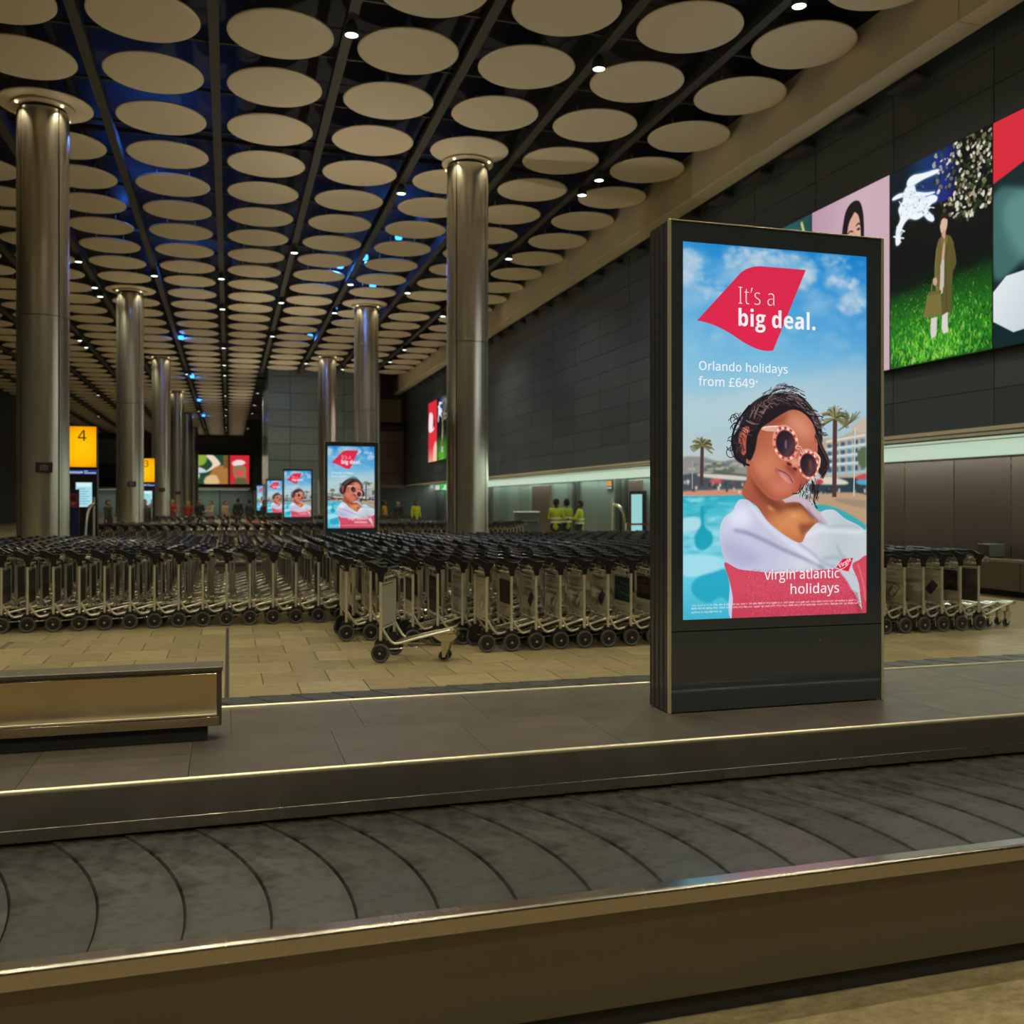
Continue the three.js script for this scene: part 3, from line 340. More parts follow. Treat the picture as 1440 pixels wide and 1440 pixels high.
// ---------------------------------------------------------------- the hall: floor, ceiling, walls, columns
{ // floor: a stone base with the tiles that can be told apart laid on it
  const floor = structureGroup('floor');
  mesh('floor_base', span(-17, 14.2, -0.3, -0.012, 12, -124), M.grout, floor);
  mesh('floor_paving', merge([span(-17, 14.2, -0.012, -0.002, 12, -8.38), span(-17, 14.2, -0.012, -0.002, -13.19, -124), span(-17, -2.5, -0.012, -0.003, -8.38, -13.19), span(11.17, 14.2, -0.012, -0.002, -8.38, -13.19)]), M.stone[1], floor);
  const tile = (w, k) => { const g = box(w - 0.009, 0.012, 0.591, 0, -0.006, 0, 0.003); const uv = g.attributes.uv; for (let i = 0; i < uv.count; i++) uv.setXY(i, uv.getX(i) + k * 1.37, uv.getY(i) + k * 0.71); return g; }, shapes = [0, 1, 2, 3].map((k) => tile(0.6, k)), r = rng(31);
  for (let j = 0; j < 8; j++) { // running bond, broken by the straight joint
    const z = -8.68 - 0.6 * j, shift = (j % 2) * 0.3;
    if (shift) { const t = mesh('floor_tile', tile(0.3, j + 2), M.stone[(j + 1) % 3], floor); t.position.set(-0.18, 0, z); }
    for (let x = shift ? -0.33 : -0.03; x - 0.6 > -3.0; x -= 0.6) { const t = mesh('floor_tile', shapes[Math.floor(r() * 4)], M.stone[Math.floor(r() * 3)], floor); t.position.set(x - 0.3, -0.001 * r(), z); }
    let x0 = 0.0; const first = shift ? 0.3 : 0.6; if (shift) { const t = mesh('floor_tile', tile(0.3, j), M.stone[j % 3], floor); t.position.set(0.15, 0, z); }
    for (let x = x0 + (shift ? 0.3 : 0); x < 11.1; x += 0.6) { const t = mesh('floor_tile', shapes[Math.floor(r() * 4)], M.stone[Math.floor(r() * 3)], floor); t.position.set(x + 0.3, -0.001 * r(), z); }
  }
  mesh('expansion_joint', box(0.02, 0.006, 4.8, -0.015, -0.004, -10.78), M.jointDark, floor);
}
const TRACKS = [-6, -5, -4, -3, -2, -1, 0, 1, 2, 3, 4].map((k) => -0.25 + 2.262 * k);
{ // ceiling: dark void, hung discs, tracks between the rows of discs
  const ceiling = structureGroup('ceiling');
  mesh('upper_slab', span(-17, 14.2, 11.6, 11.9, 12, -124), M.voidDark, ceiling);
  const disc = lathe([[0, 0.004], [0.5, 0], [0.86, 0.012], [0.905, 0.022], [0.92, 0.035], [0.915, 0.055], [0, 0.06]], 44), spots = [], hanger = merge([rod(V(0.4, 0.06, 0), V(0.4, 0.4, 0), 0.012, 5), rod(V(-0.4, 0.06, 0), V(-0.4, 0.4, 0), 0.012, 5)]);
  const one = merge([disc, hanger]);
  for (let k = -6; k < 55; k++) for (let i = -1; i <= 10; i++) { const x = -0.25 + 2.262 * (i - 5.5), D = 26.35 + 2.25 * (k - 7); if (D > 121) continue; if (x > 2 && x < 10.4 && D > 61.5) continue; spots.push([x, D]); }
  const seen = (x, D) => { const a = Math.atan2(x, D) * 180 / Math.PI - 16.46; return D > 9 && Math.abs(a) < 28.3; };
  spots.sort((a, b) => (seen(...b) - seen(...a)) || (a[1] - b[1]));
  spots.slice(0, 300).forEach(([x, D]) => { const m = mesh('ceiling_disc', one, M.disc, ceiling); m.position.set(x, 9.84, -D); });
  const rest = spots.slice(300), far = new THREE.InstancedMesh(one, M.disc, rest.length); rest.forEach(([x, D], i) => far.setMatrixAt(i, new THREE.Matrix4().makeTranslation(x, 9.84, -D))); far.name = 'far_discs'; far.userData.kind = 'stuff'; ceiling.add(far);
  for (const x of TRACKS) { const end = x > 2 ? 62.5 : 121.5; mesh('light_track', merge([span(x - 0.09, x + 0.09, 9.86, 9.98, 11, -end), span(x - 0.03, x + 0.03, 9.98, 10.3, 11, -end)]), M.track, ceiling); }
  for (let k = -1; k < 12; k++) mesh('cross_bar', box(25, 0.1, 0.1, -2.4, 10.35, -(6.1 + 9 * k)), M.track, ceiling);
  for (let k = 0; k < 40; k++) mesh('cross_rail', box(25, 0.06, 0.05, -2.4, 10.12, -(7.2 + 2.25 * k)), M.track, ceiling);
  for (const [x, y] of [[-3.2, 10.9], [0.4, 11.1], [3.5, 10.8], [6.2, 11.0]]) mesh('air_duct', rod(V(x, y, 10), V(x, y, -62), 0.28, 14), M.voidDark, ceiling);
}
{ // long beam along the right edge of the ceiling, in lengths with open joints
  for (let k = -1; k < 6; k++) { const d0 = 12.33 + 9 * k + 0.012, d1 = Math.min(d0 + 9 - 0.024, 66); const o = structure('ceiling_beam', merge([prism([[10.87, 9.13], [10.885, 9.115], [11.34, 9.115], [11.355, 9.13], [11.355, 10.2], [10.87, 10.2]], d1 - d0).translate(0, 0, -(d0 + d1) / 2)]), M.beam); metreUV(o.geometry); }
  const fins = structureGroup('trim_1'); for (let k = 0; k < 30; k++) mesh('soffit_fin', box(0.3, 0.05, 0.75, 11.46, 8.98, -(14.2 + 1.68 * k)), M.wallDark, fins);
}
{ // right bulkhead of dark panels above the low strip
  const wall = structureGroup('wall_right'), r = rng(12);
  mesh('wall_backing', span(11.64, 12, 2.85, 11.6, 12, -66), M.wallDark, wall);
  const panel = [0, 1, 2].map(() => box(0.036, 0.592, 2.385, 0, 0, 0, 0.005));
  for (let i = 0; i < 23; i++) for (let j = 0; j < 11; j++) { const p = mesh('wall_panel', panel[j % 3], M.cladding[Math.floor(r() * 3)], wall); p.position.set(11.622, 3.15 + 0.6 * j, -(11.2 + 2.4 * i)); p.rotation.z = (r() - 0.5) * 0.012; p.rotation.y = (r() - 0.5) * 0.006; }
  mesh('edge_profile', span(11.58, 11.66, 2.8, 2.86, 12, -66), M.beam, wall);
}
{ // low zone under the bulkhead: soffit, glowing strip, brown panels and green glass
  structure('ceiling_low', span(11.66, 14.2, 2.86, 3.0, 12, -66), M.soffit);
  const low = structureGroup('wall_right_low'), r = rng(8);
  mesh('wall_backing', span(13.95, 14.3, 0, 3, 12, -66), M.wallDark, low);
  for (let i = 0; i < 13; i++) { const d = 9.34 + 1.46 * i; mesh('wall_panel', box(0.04, 2.52, 1.44, 13.93, 1.27, -d, 0.004), M.brown[i % 2], low); mesh('panel_joint', box(0.03, 2.52, 0.024, 13.925, 1.27, -(d + 0.73)), M.skirt, low); }
  for (let i = 0; i < 20; i++) { const d = 28.9 + 1.8 * i; mesh('glass_panel', box(0.03, 2.52, 1.77, 13.93, 1.27, -d, 0.003), M.glassGreen[Math.floor(r() * 2)], low); }
  for (const [d, w] of [[37.7, 0.25], [37.25, 0.12], [33.0, 0.35], [32.3, 0.2], [54.5, 0.5], [56, 0.4], [52, 0.5], [51, 0.35], [59, 0.3], [63, 0.4]]) mesh('door_frame', box(0.16, 2.5, w, 13.86, 1.25, -d, 0.01), M.wallDark, low);
  mesh('door_panel', box(0.1, 2.45, 2.6, 13.87, 1.225, -42.2, 0.01), M.brown[0], low); mesh('door_panel', box(0.1, 2.45, 1.1, 13.87, 1.225, -31.5, 0.01), M.brown[1], low);
  for (let i = 0; i < 7; i++) { const d0 = 2 + 9.15 * i; const s = mesh('strip_light', box(0.06, 0.3, 9.1, 13.9, 2.69, -(d0 + 4.55)), M.cove, low); const l = new THREE.RectAreaLight(col(0.8, 1, 0.78), LEVEL.cove, 9.1, 0.3); l.position.set(13.85, 2.69, -(d0 + 4.55)); l.lookAt(0, 1.9, -(d0 + 4.55)); low.add(l); }
  for (const [x, w] of [[12.2, 0.05], [13.1, 0.07]]) mesh('soffit_batten', box(w, 0.03, 78, x, 2.85, -27), M.benchTrim, low);
  for (let i = 0; i < 7; i++) { const d = 2 + 9.15 * i + 4.55; mesh('cove_light', box(0.07, 0.02, 9.1, 13.62, 2.855, -d), M.cove, low); const l = new THREE.RectAreaLight(col(0.85, 1, 0.8), LEVEL.grazing, 9.1, 0.1); l.position.set(13.62, 2.83, -d); l.rotation.set(-Math.PI / 2, 0, Math.PI / 2); low.add(l); }
}
{ // far end: green panelled core, end wall beside it, distant wall, left wall, wall behind
  const core = structureGroup('wall_core'); mesh('wall_backing', span(2.45, 9.5, 0, 11.6, -62.7, -74), M.wallDark, core);
  const w = [2.4, 3.75, 7.15, 9.5]; for (let i = 0; i < 3; i++) for (let j = 0; j < 10; j++) mesh('wall_panel', box(w[i + 1] - w[i] - 0.03, 1.05, 0.05, (w[i] + w[i + 1]) / 2, 0.54 + 1.08 * j, -62.67, 0.006), M.core[(i + j) % 2], core);
  for (let j = 0; j < 10; j++) mesh('wall_panel', box(0.05, 1.05, 11.2, 2.42, 0.54 + 1.08 * j, -68.3, 0.006), M.core[j % 2], core);
  const end = structureGroup('wall_end'); mesh('wall_backing', span(9.5, 14.2, 0, 11.6, -66, -66.3), M.wallDark, end); mesh('window_recess', box(1.75, 1.55, 0.12, 10.55, 8.0, -65.95, 0.02), M.olive, end); mesh('window_sill', box(2, 0.35, 0.3, 10.6, 6.75, -65.85, 0.02), M.wallDark, end);
  for (let j = 0; j < 4; j++) mesh('wall_panel', box(2.1, 1.0, 0.05, 10.57, 3.2 + 1.04 * j, -65.96, 0.006), M.brown[j % 2], end);
  const farWall = structureGroup('wall_far'); mesh('wall_backing', span(-17, 14.2, 3.2, 11.6, -122, -122.4), M.wallDark, farWall); mesh('wall_band', span(-17, 14.2, 7.2, 9.0, -121.9, -122), M.track, farWall);
  for (let i = 0; i < 8; i++) mesh('wall_panel', box(3.8, 3.15, 0.2, -14.7 + 3.9 * i, 1.6, -122.1, 0.02), M.glassGreen[i % 2], farWall);
  mesh('low_soffit', span(-17, 2.4, 3.2, 3.4, -116, -122), M.soffit, farWall); for (let i = 0; i < 3; i++) { mesh('strip_light', box(6, 0.03, 0.3, -13.5 + 6.4 * i, 3.19, -120.2), M.cove, farWall); const l = new THREE.RectAreaLight(col(0.9, 1, 0.85), 5, 6, 0.4); l.position.set(-13.5 + 6.4 * i, 3.16, -120.2); l.rotation.x = -Math.PI / 2; farWall.add(l); }
  mesh('bay_panel', box(4.4, 2.9, 0.1, -14.3, 7.7, -121.7, 0.02), M.core[1], farWall);
  structure('wall_left', span(-17.3, -17, 0, 11.6, 12, -124), M.wallDark);
  structure('wall_back', span(-17, 14.2, 0, 11.6, 12, 12.3), M.wallDark);
}
{ // columns: a dark core clad in brushed steel shells with open joints
  const shell = (y0, y1, k) => { const a0 = k * Math.PI / 2 + Math.PI / 4 + 0.035, n = 16, g = new THREE.CylinderGeometry(0.5, 0.5, y1 - y0, n, 1, true, a0, Math.PI / 2 - 0.07), e = new THREE.CylinderGeometry(0.47, 0.47, y1 - y0, n, 1, true, a0, Math.PI / 2 - 0.07); g.translate(0, (y0 + y1) / 2, 0); e.translate(0, (y0 + y1) / 2, 0); const uv = g.attributes.uv, p = g.attributes.position; for (let i = 0; i < uv.count; i++) uv.setXY(i, uv.getX(i) * 0.8 + k, p.getY(i)); const lips = [a0, a0 + Math.PI / 2 - 0.07].map((a) => box(0.004, y1 - y0, 0.03, 0, (y0 + y1) / 2, 0.485).rotateY(a)); return merge([g, e, ...lips]); };
  const shells = []; for (const [y0, y1] of [[0.14, 5.46], [5.475, 9.7]]) for (let k = 0; k < 4; k++) shells.push(shell(y0, y1, k + 0.5 - 0.5));
  const core = merge([new THREE.CylinderGeometry(0.455, 0.455, 9.83, 28).translate(0, 4.915, 0), new THREE.CylinderGeometry(0.49, 0.49, 0.13, 28).translate(0, 0.065, 0)]);
  const cap = lathe([[0.3, 0], [0.62, 0], [0.62, 0.05], [0.3, 0.05]], 24);
  const spec = [[-3.69, 21.85], [-3.66, 39.85], [-3.64, 57.3], [-3.64, 74.6], [-3.64, 92], [-3.64, 109.5], [5.52, 22.5], [5.5, 40.1], [5.3, 54.6]];
  const sign = printed(plaque());
  spec.forEach(([x, D], i) => {
    const c = structureGroup('column'); c.position.set(x, 0, -D);
    mesh('column_core', core, M.jointDark, c); shells.forEach((s) => mesh('steel_shell', s, M.columnSteel, c));
    mesh('lamp_ring', cap.clone().translate(0, 9.775, 0), M.disc, c);
    if (D < 80) for (let k = 0; k < 4; k++) { const a = k * Math.PI / 2 + Math.PI / 4, sx = Math.sin(a) * 0.6, sz = Math.cos(a) * 0.6; mesh('column_lamp', new THREE.CylinderGeometry(0.035, 0.03, 0.03, 10).translate(sx, 9.745, sz), M.warmLamp, c); spot(c, sx, 9.72, sz, sx * 0.7, 7.5, sz * 0.7, col(1, 0.86, 0.55), LEVEL.column, R(48), 0.9, 0.03); }
    if ([0, 1, 2, 3].includes(i)) { const p = thing('wall_sign', ['dark plaque with a pale bag symbol on the nearest steel column at left', 'small dark plaque on the second steel column, left of the yellow 3', 'tiny dark plaque on the third steel column of the left row', 'tiny dark plaque on the fourth steel column of the left row'][i], 'sign', null, x + [0.1, 0.1, 0.08, 0.08][i], 2.36, -D + 0.508, 0); mesh('plate', box(0.32, 0.21, 0.02, 0, 0, 0, 0.004), M.signBody, p); const f = new THREE.PlaneGeometry(0.31, 0.2); f.translate(0, 0, 0.0115); mesh('symbol', f, sign, p); }
  });
}
{ // spotlights on the tracks: those that can be seen at their places, more of them on towards and behind the camera
  const lamp = lathe([[0, 0.26], [0.05, 0.26], [0.06, 0.2], [0.1, 0.19], [0.125, 0.06], [0.125, 0.012], [0.115, 0.0], [0.108, 0.014]], 18), face = new THREE.CircleGeometry(0.112, 18).rotateX(Math.PI / 2).translate(0, 0.012, 0);
  const count = {}; const place = (k, D) => { count[k] = (count[k] ?? -1) + 1; const note = `small round white spotlight, ${ORDINAL[count[k]]} seen from the near end of the ${ORDINAL[k + 6]} ceiling track`;
    const x = TRACKS[k + 6], o = thing('ceiling_spotlight', note, 'spotlight', `spotlights on the ${ORDINAL[k + 6]} ceiling track from the left`, x, 9.62, -D);
    mesh('housing', lamp, M.track, o); mesh('lens', face, M.lamp, o);
    spot(o, 0, -0.01, 0, 0, -5, 0, col(1, 0.94, 0.66), LEVEL.down, R(66), 0.7, 0.075);
  };
  const at = { '-5': [70, 96], '-4': [58.2, 77, 100], '-3': [51.4, 53.6, 82, 98], '-2': [34.6, 38.6, 40.2, 56.5, 70], '-1': [36, 63, 88, 112], 0: [35.8, 41.4, 51.8, 58.3, 62.9, 75, 85.8, 92, 105.8, 116], 1: [31.4, 39.4, 47.5, 72.6, 81.4, 89, 107], 2: [24.6, 35.4, 40.9, 56.2], 3: [28.6, 36.2, 47.2, 58], 4: [22.2, 23.4, 30.2, 38.8, 40.3, 49.7, 54.3] };
    for (const k of [-5, -4, -3, -2, -1, 0, 1, 2, 3, 4]) { for (const D of at[k]) place(k, D); if ([-5, -3, -1, 0, 1, 3, 4].includes(k)) for (let D = k % 2 ? 16.5 : 13.5; D > -8; D -= 6.2) place(k, D); }
  const blueFace = lathe([[0, 0], [0.1, 0], [0.13, 0.03], [0.13, 0.16], [0, 0.16]], 16);
  [[-2.4, 50.5, 'nearest'], [-2.4, 65.9, 'second nearest'], [-2.4, 80.8, 'third nearest'], [-2.4, 95, 'farthest']].forEach(([x, D, w]) => { const o = tag(mesh('blue_lamp', blueFace.clone(), M.blueLamp), `${w} of the blue lamps along the dark track left of centre`, 'lamp', 'blue lamps in the ceiling void'); o.position.set(x + 0.12, 9.78, -D); const l = new THREE.PointLight(col(0.05, 0.25, 1), LEVEL.blue); l.position.set(0, -0.02, 0); l.shadow.radius = 6; o.add(l); });
  [[4.05, 34.5, 'blue lamp glowing between the discs above the middle of the hall'], [3.98, 35.9, 'small blue lamp just beyond the bright blue one above mid hall'], [4.72, 33.1, 'small blue lamp nearest the camera above mid hall'], [5.6, 37.2, 'small blue lamp beside the top of the middle column disc'], [4.2, 49.5, 'small blue lamp just left of the farther steel column top']].forEach(([x, D, w]) => { const o = tag(mesh('blue_lamp', blueFace.clone(), M.blueLamp), w, 'lamp', 'blue lamps in the ceiling void'); o.position.set(x - 0.25, 10.0, -D); const l = new THREE.PointLight(col(0.05, 0.25, 1), LEVEL.blue * 1.5); l.position.set(0, -0.02, 0); l.shadow.radius = 6; o.add(l); });
  [[-2.0, 25], [-2.9, 31], [-1.6, 39], [5, 31], [4.2, 43]].forEach(([x, D], i) => { const o = tag(mesh('blue_uplight', lathe([[0, 0.14], [0.09, 0.14], [0.11, 0.1], [0.11, 0], [0, 0]], 14), M.blueLamp), `blue floodlight hidden above the discs, ${ORDINAL[i]} counted from the camera`, 'lamp', 'blue lamps in the ceiling void'); o.position.set(x + 0.3, 10.22, -D); const l = new THREE.PointLight(col(0.05, 0.2, 1), LEVEL.blue * 1.6); l.position.set(0, 0.17, 0); l.shadow.radius = 6; o.add(l); });
}

// ---------------------------------------------------------------- baggage carousel in the foreground and its twins behind
const KERB = 3.83, DECK = 0.6;
function carousel(z, label, near) {
  const o = thing('baggage_carousel', label, 'carousel', null, 0, 0, z);
  const x0 = near ? -4 : -3.0, x1 = near ? 9 : 4.8;
  mesh('island_base', span(x0, x1, 0, DECK - 0.014, -3.85, -5.1), M.slateJoint, o);
  if (near) { const r = rng(5), tiles = [0, 1].map((k) => { const g = box(0.5985, 0.012, 0.6305, 0, 0, 0, 0.001); const uv = g.attributes.uv; for (let i = 0; i < uv.count; i++) uv.setXY(i, uv.getX(i) + k * 0.4, uv.getY(i) + k * 0.2); return g; }); for (let j = 0; j < 2; j++) for (let i = 0; i < 17; i++) { const t = mesh('deck_tile', tiles[(i + j) % 2], M.slate[Math.floor(r() * 2)], o); t.position.set(-2.25 + 0.6 * i + 0.16 * j, DECK - 0.007, -4.163 - 0.632 * j); } }
  else mesh('deck', span(x0, x1, DECK - 0.014, DECK, -3.86, -5.1), M.slate[0], o);
  for (const [d, s] of [[3.83, 1], [5.12, -1]]) { // steel skirts with a bright rounded nosing, both sides of the island
    mesh('skirt', box(x1 - x0, 0.182, 0.02, (x0 + x1) / 2, DECK - 0.096, -d - s * 0.012, 0.004), M.skirt, o);
    mesh('skirt_lip', box(x1 - x0, 0.014, 0.006, (x0 + x1) / 2, DECK - 0.145, -d, 0.002), M.skirt, o);
    mesh('nosing', new THREE.CylinderGeometry(0.011, 0.011, x1 - x0, 12).rotateZ(Math.PI / 2).translate((x0 + x1) / 2, DECK - 0.003, -d - s * 0.002), M.champagne, o);
  }
  // overlapping crescent plates of rubber on both belts
  const plate = (w, dir) => { const nS = 14, p = [], idx = [], uv = []; const edge = (t) => 0.6 * t - 0.36 * t * t * dir; // bow of the leading edge
    for (let j = 0; j <= nS; j++) { const t = j / nS; for (const [dx, dy] of [[0, -0.004], [0.006, 0.005], [0.2455, -0.002], [0.2455, -0.014], [0, -0.014]]) { const x = edge(t) + dx; p.push(x, dy, t * w); uv.push(x, t * w); } }
    for (let j = 0; j < nS; j++) for (let k = 0; k < 5; k++) { const a = j * 5 + k, b = j * 5 + (k + 1) % 5; idx.push(a, a + 5, b, b, a + 5, b + 5); }
    idx.push(0, 1, 2, 0, 2, 3, 0, 3, 4); const e = nS * 5; idx.push(e, e + 2, e + 1, e, e + 3, e + 2, e, e + 4, e + 3);
    const g = new THREE.BufferGeometry(); g.setAttribute('position', new THREE.Float32BufferAttribute(p, 3)); g.setAttribute('uv', new THREE.Float32BufferAttribute(uv, 2)); g.setIndex(idx); const f = g.toNonIndexed(); f.computeVertexNormals(); return f; };
  if (near) {
    const r = rng(6), a = plate(1.03, 1), b = plate(0.96, 1).scale(1, 0.6, 1);
    for (let i = 0; i < 44; i++) { const m = mesh('belt_plate', a, M.rubber[Math.floor(r() * 3)], o); m.position.set(-3.6 + 0.248 * i, 0.401 + 0.0006 * r(), -3.845); }
    for (let i = 0; i < 44; i++) { const m = mesh('belt_plate', b, M.rubber[Math.floor(r() * 3)], o); m.position.set(-3.6 + 0.248 * i, 0.447 + 0.003 * r(), -6.14); }
  } else mesh('belt', merge([span(x0, x1, 0.39, 0.41, -2.83, -3.82), span(x0, x1, 0.39, 0.41, -5.14, -6.1)]), M.rubber[1], o);
  mesh('belt_bed', merge([span(x0, x1, 0.3, 0.385, -2.82, -3.85), span(x0, x1, 0.3, 0.395, -5.11, -6.1)]), M.black, o);
  for (const [d, s] of [[2.78, -1], [6.13, 1]]) { mesh('bumper', box(x1 - x0, 0.06, 0.07, (x0 + x1) / 2, s > 0 ? 0.395 : 0.405, -d, 0.012), s > 0 ? M.black : M.skirt, o); mesh('outer_skirt', box(x1 - x0, 0.3, 0.03, (x0 + x1) / 2, 0.22, -d - s * -0.01, 0.004), M.benchTrim, o); mesh('kick_plinth', box(x1 - x0, 0.09, 0.03, (x0 + x1) / 2, 0.045, -d + s * 0.03), M.black, o); }
  return o;
}
carousel(0, 'baggage carousel in the foreground with dark tiled island, steel skirt and black rubber plates', true);
carousel(-17.9, 'second baggage carousel, hidden behind the trolleys, with an advertising pillar on it', false);
carousel(-35.8, 'third baggage carousel, farther down the hall beyond the trolley field', false);

// ---------------------------------------------------------------- low steel box standing on the island
{
  const o = thing('steel_box', 'low bronze steel box on a black plinth at the left end of the island', 'box', null, -1.62, DECK, -4.5);
  mesh('plinth', box(3.02, 0.066, 0.13, 0.02, 0.033, 0.0, 0.003), M.black, o);
  mesh('body', box(3.18, 0.25, 0.155, 0, 0.188, 0.0, 0.006), M.benchTrim, o);
  mesh('front_panel', box(3.14, 0.182, 0.008, 0, 0.205, 0.08, 0.002), M.bronze, o);
  mesh('bead', box(3.14, 0.01, 0.014, 0, 0.114, 0.081, 0.003), M.champagne, o);
  mesh('bottom_trim', box(3.16, 0.042, 0.016, 0, 0.086, 0.078, 0.003), M.bronze, o);
  mesh('lid', box(3.19, 0.02, 0.17, 0, 0.314, 0.0, 0.005), M.benchTrim, o);
}
// ---------------------------------------------------------------- advertising pillars
const posterArt = picture(holidayPoster());
function pillar(label, x, z, up) {
  const o = thing('advertising_pillar', label, 'advertising pillar', 'holiday advertising pillars down the hall', x, DECK, z), W = 1.25, H = 2.449, D = 0.235;
  mesh('body', box(W - 0.03, H - 0.02, D - 0.03, W / 2, H / 2 + 0.008, -D / 2, 0.006), M.black, o);
  for (const s of [0, 1]) { // fluted side cladding
    const poly = [[0, 0]]; for (let k = 0; k < 4; k++) { const a = -0.012 - k * 0.052; poly.push([0.012, a], [0.015, a - 0.006], [0.015, a - 0.03], [0.012, a - 0.036], [0.004, a - 0.042], [0.004, a - 0.048]); } poly.push([0.012, -0.222], [0, -D]);
    const g = prism(poly.map(([u, v]) => [u, v]), H - 0.012); g.rotateX(-Math.PI / 2); // profile x stays, y -> -z
    const q = g.clone(); q.scale(1, 1, -1); const f = q.index ? q.toNonIndexed() : q; const side = f; side.computeBoundingBox(); side.translate(0, H / 2 - (side.boundingBox.max.y + side.boundingBox.min.y) / 2, -side.boundingBox.max.z); if (s === 0) side.scale(-1, 1, 1); side.computeVertexNormals(); side.translate(s ? W - 0.015 : 0.015, 0, 0);
    mesh('side_panel', side, new THREE.MeshStandardMaterial({ ...{} }).copy(M.fluted), o).material = M.flutedTwo;
    mesh('edge_trim', box(0.014, H, 0.022, s ? W - 0.007 : 0.007, H / 2, -0.003, 0.004, 2), M.champagne, o);
  }
  const sx0 = 0.08, sx1 = 1.15, sy0 = 0.4625, sy1 = 2.3445;
  const fr = new THREE.Shape(); fr.moveTo(0.015, sy0 - 0.055); fr.lineTo(W - 0.015, sy0 - 0.055); fr.lineTo(W - 0.015, H - 0.006); fr.lineTo(0.015, H - 0.006); fr.closePath(); const hole = new THREE.Path(); hole.moveTo(sx0, sy0); hole.lineTo(sx0, sy1); hole.lineTo(sx1, sy1); hole.lineTo(sx1, sy0); hole.closePath(); fr.holes.push(hole);
  mesh('bezel', new THREE.ExtrudeGeometry(fr, { depth: 0.008, bevelEnabled: false }).translate(0, 0, -0.009), M.gloss, o);
  mesh('lower_panel', box(W - 0.03, sy0 - 0.065, 0.008, W / 2, (sy0 - 0.055) / 2, -0.005, 0.002), M.gloss, o);
  mesh('keyhole', new THREE.CylinderGeometry(0.006, 0.006, 0.006, 12).rotateX(Math.PI / 2).translate(0.86, 0.33, 0.001), M.skirt, o);
  mesh('top_trim', box(W - 0.028, 0.006, 0.018, W / 2, H - 0.003, -0.004, 0.002), M.champagne, o);
  const s = new THREE.PlaneGeometry(sx1 - sx0, sy1 - sy0); s.translate((sx0 + sx1) / 2, (sy0 + sy1) / 2, -0.0075);
  mesh('screen', s, posterArt, o);
  const l = new THREE.RectAreaLight(col(0.75, 0.9, 1), LEVEL.screen, sx1 - sx0, sy1 - sy0); l.position.set((sx0 + sx1) / 2, (sy0 + sy1) / 2, 0.01); l.lookAt(x + (sx0 + sx1) / 2, DECK + (sy0 + sy1) / 2, z + 5); o.add(l);
  l.rotation.set(0, Math.PI, 0);
  if (up) { mesh('uplighter_glass', box(0.6, 0.006, 0.1, W / 2, H - 0.001, -D / 2), M.warmLamp, o); spot(o, W / 2, H + 0.03, -D / 2, W / 2, H + 5, -D / 2, col(1, 0.88, 0.66), LEVEL.up, R(82), 0.6, 0.12); }
  return o;
}
M.flutedTwo = M.fluted; M.fluted.side = THREE.DoubleSide;
pillar('large black advertising pillar with holiday poster, nearest, on the foreground island', 2.083, -4.33, true);
pillar('second advertising pillar with the holiday poster, standing just behind the rows of trolleys', 2.09, -22.25, true);
pillar('third advertising pillar with the holiday poster, left of the second one', 2.09, -40.1, true);
pillar('fourth advertising pillar with the holiday poster, partly hidden by the third', 2.09, -58, true);
pillar('fifth and smallest advertising pillar with the holiday poster, far down the hall', 2.0, -76, true);

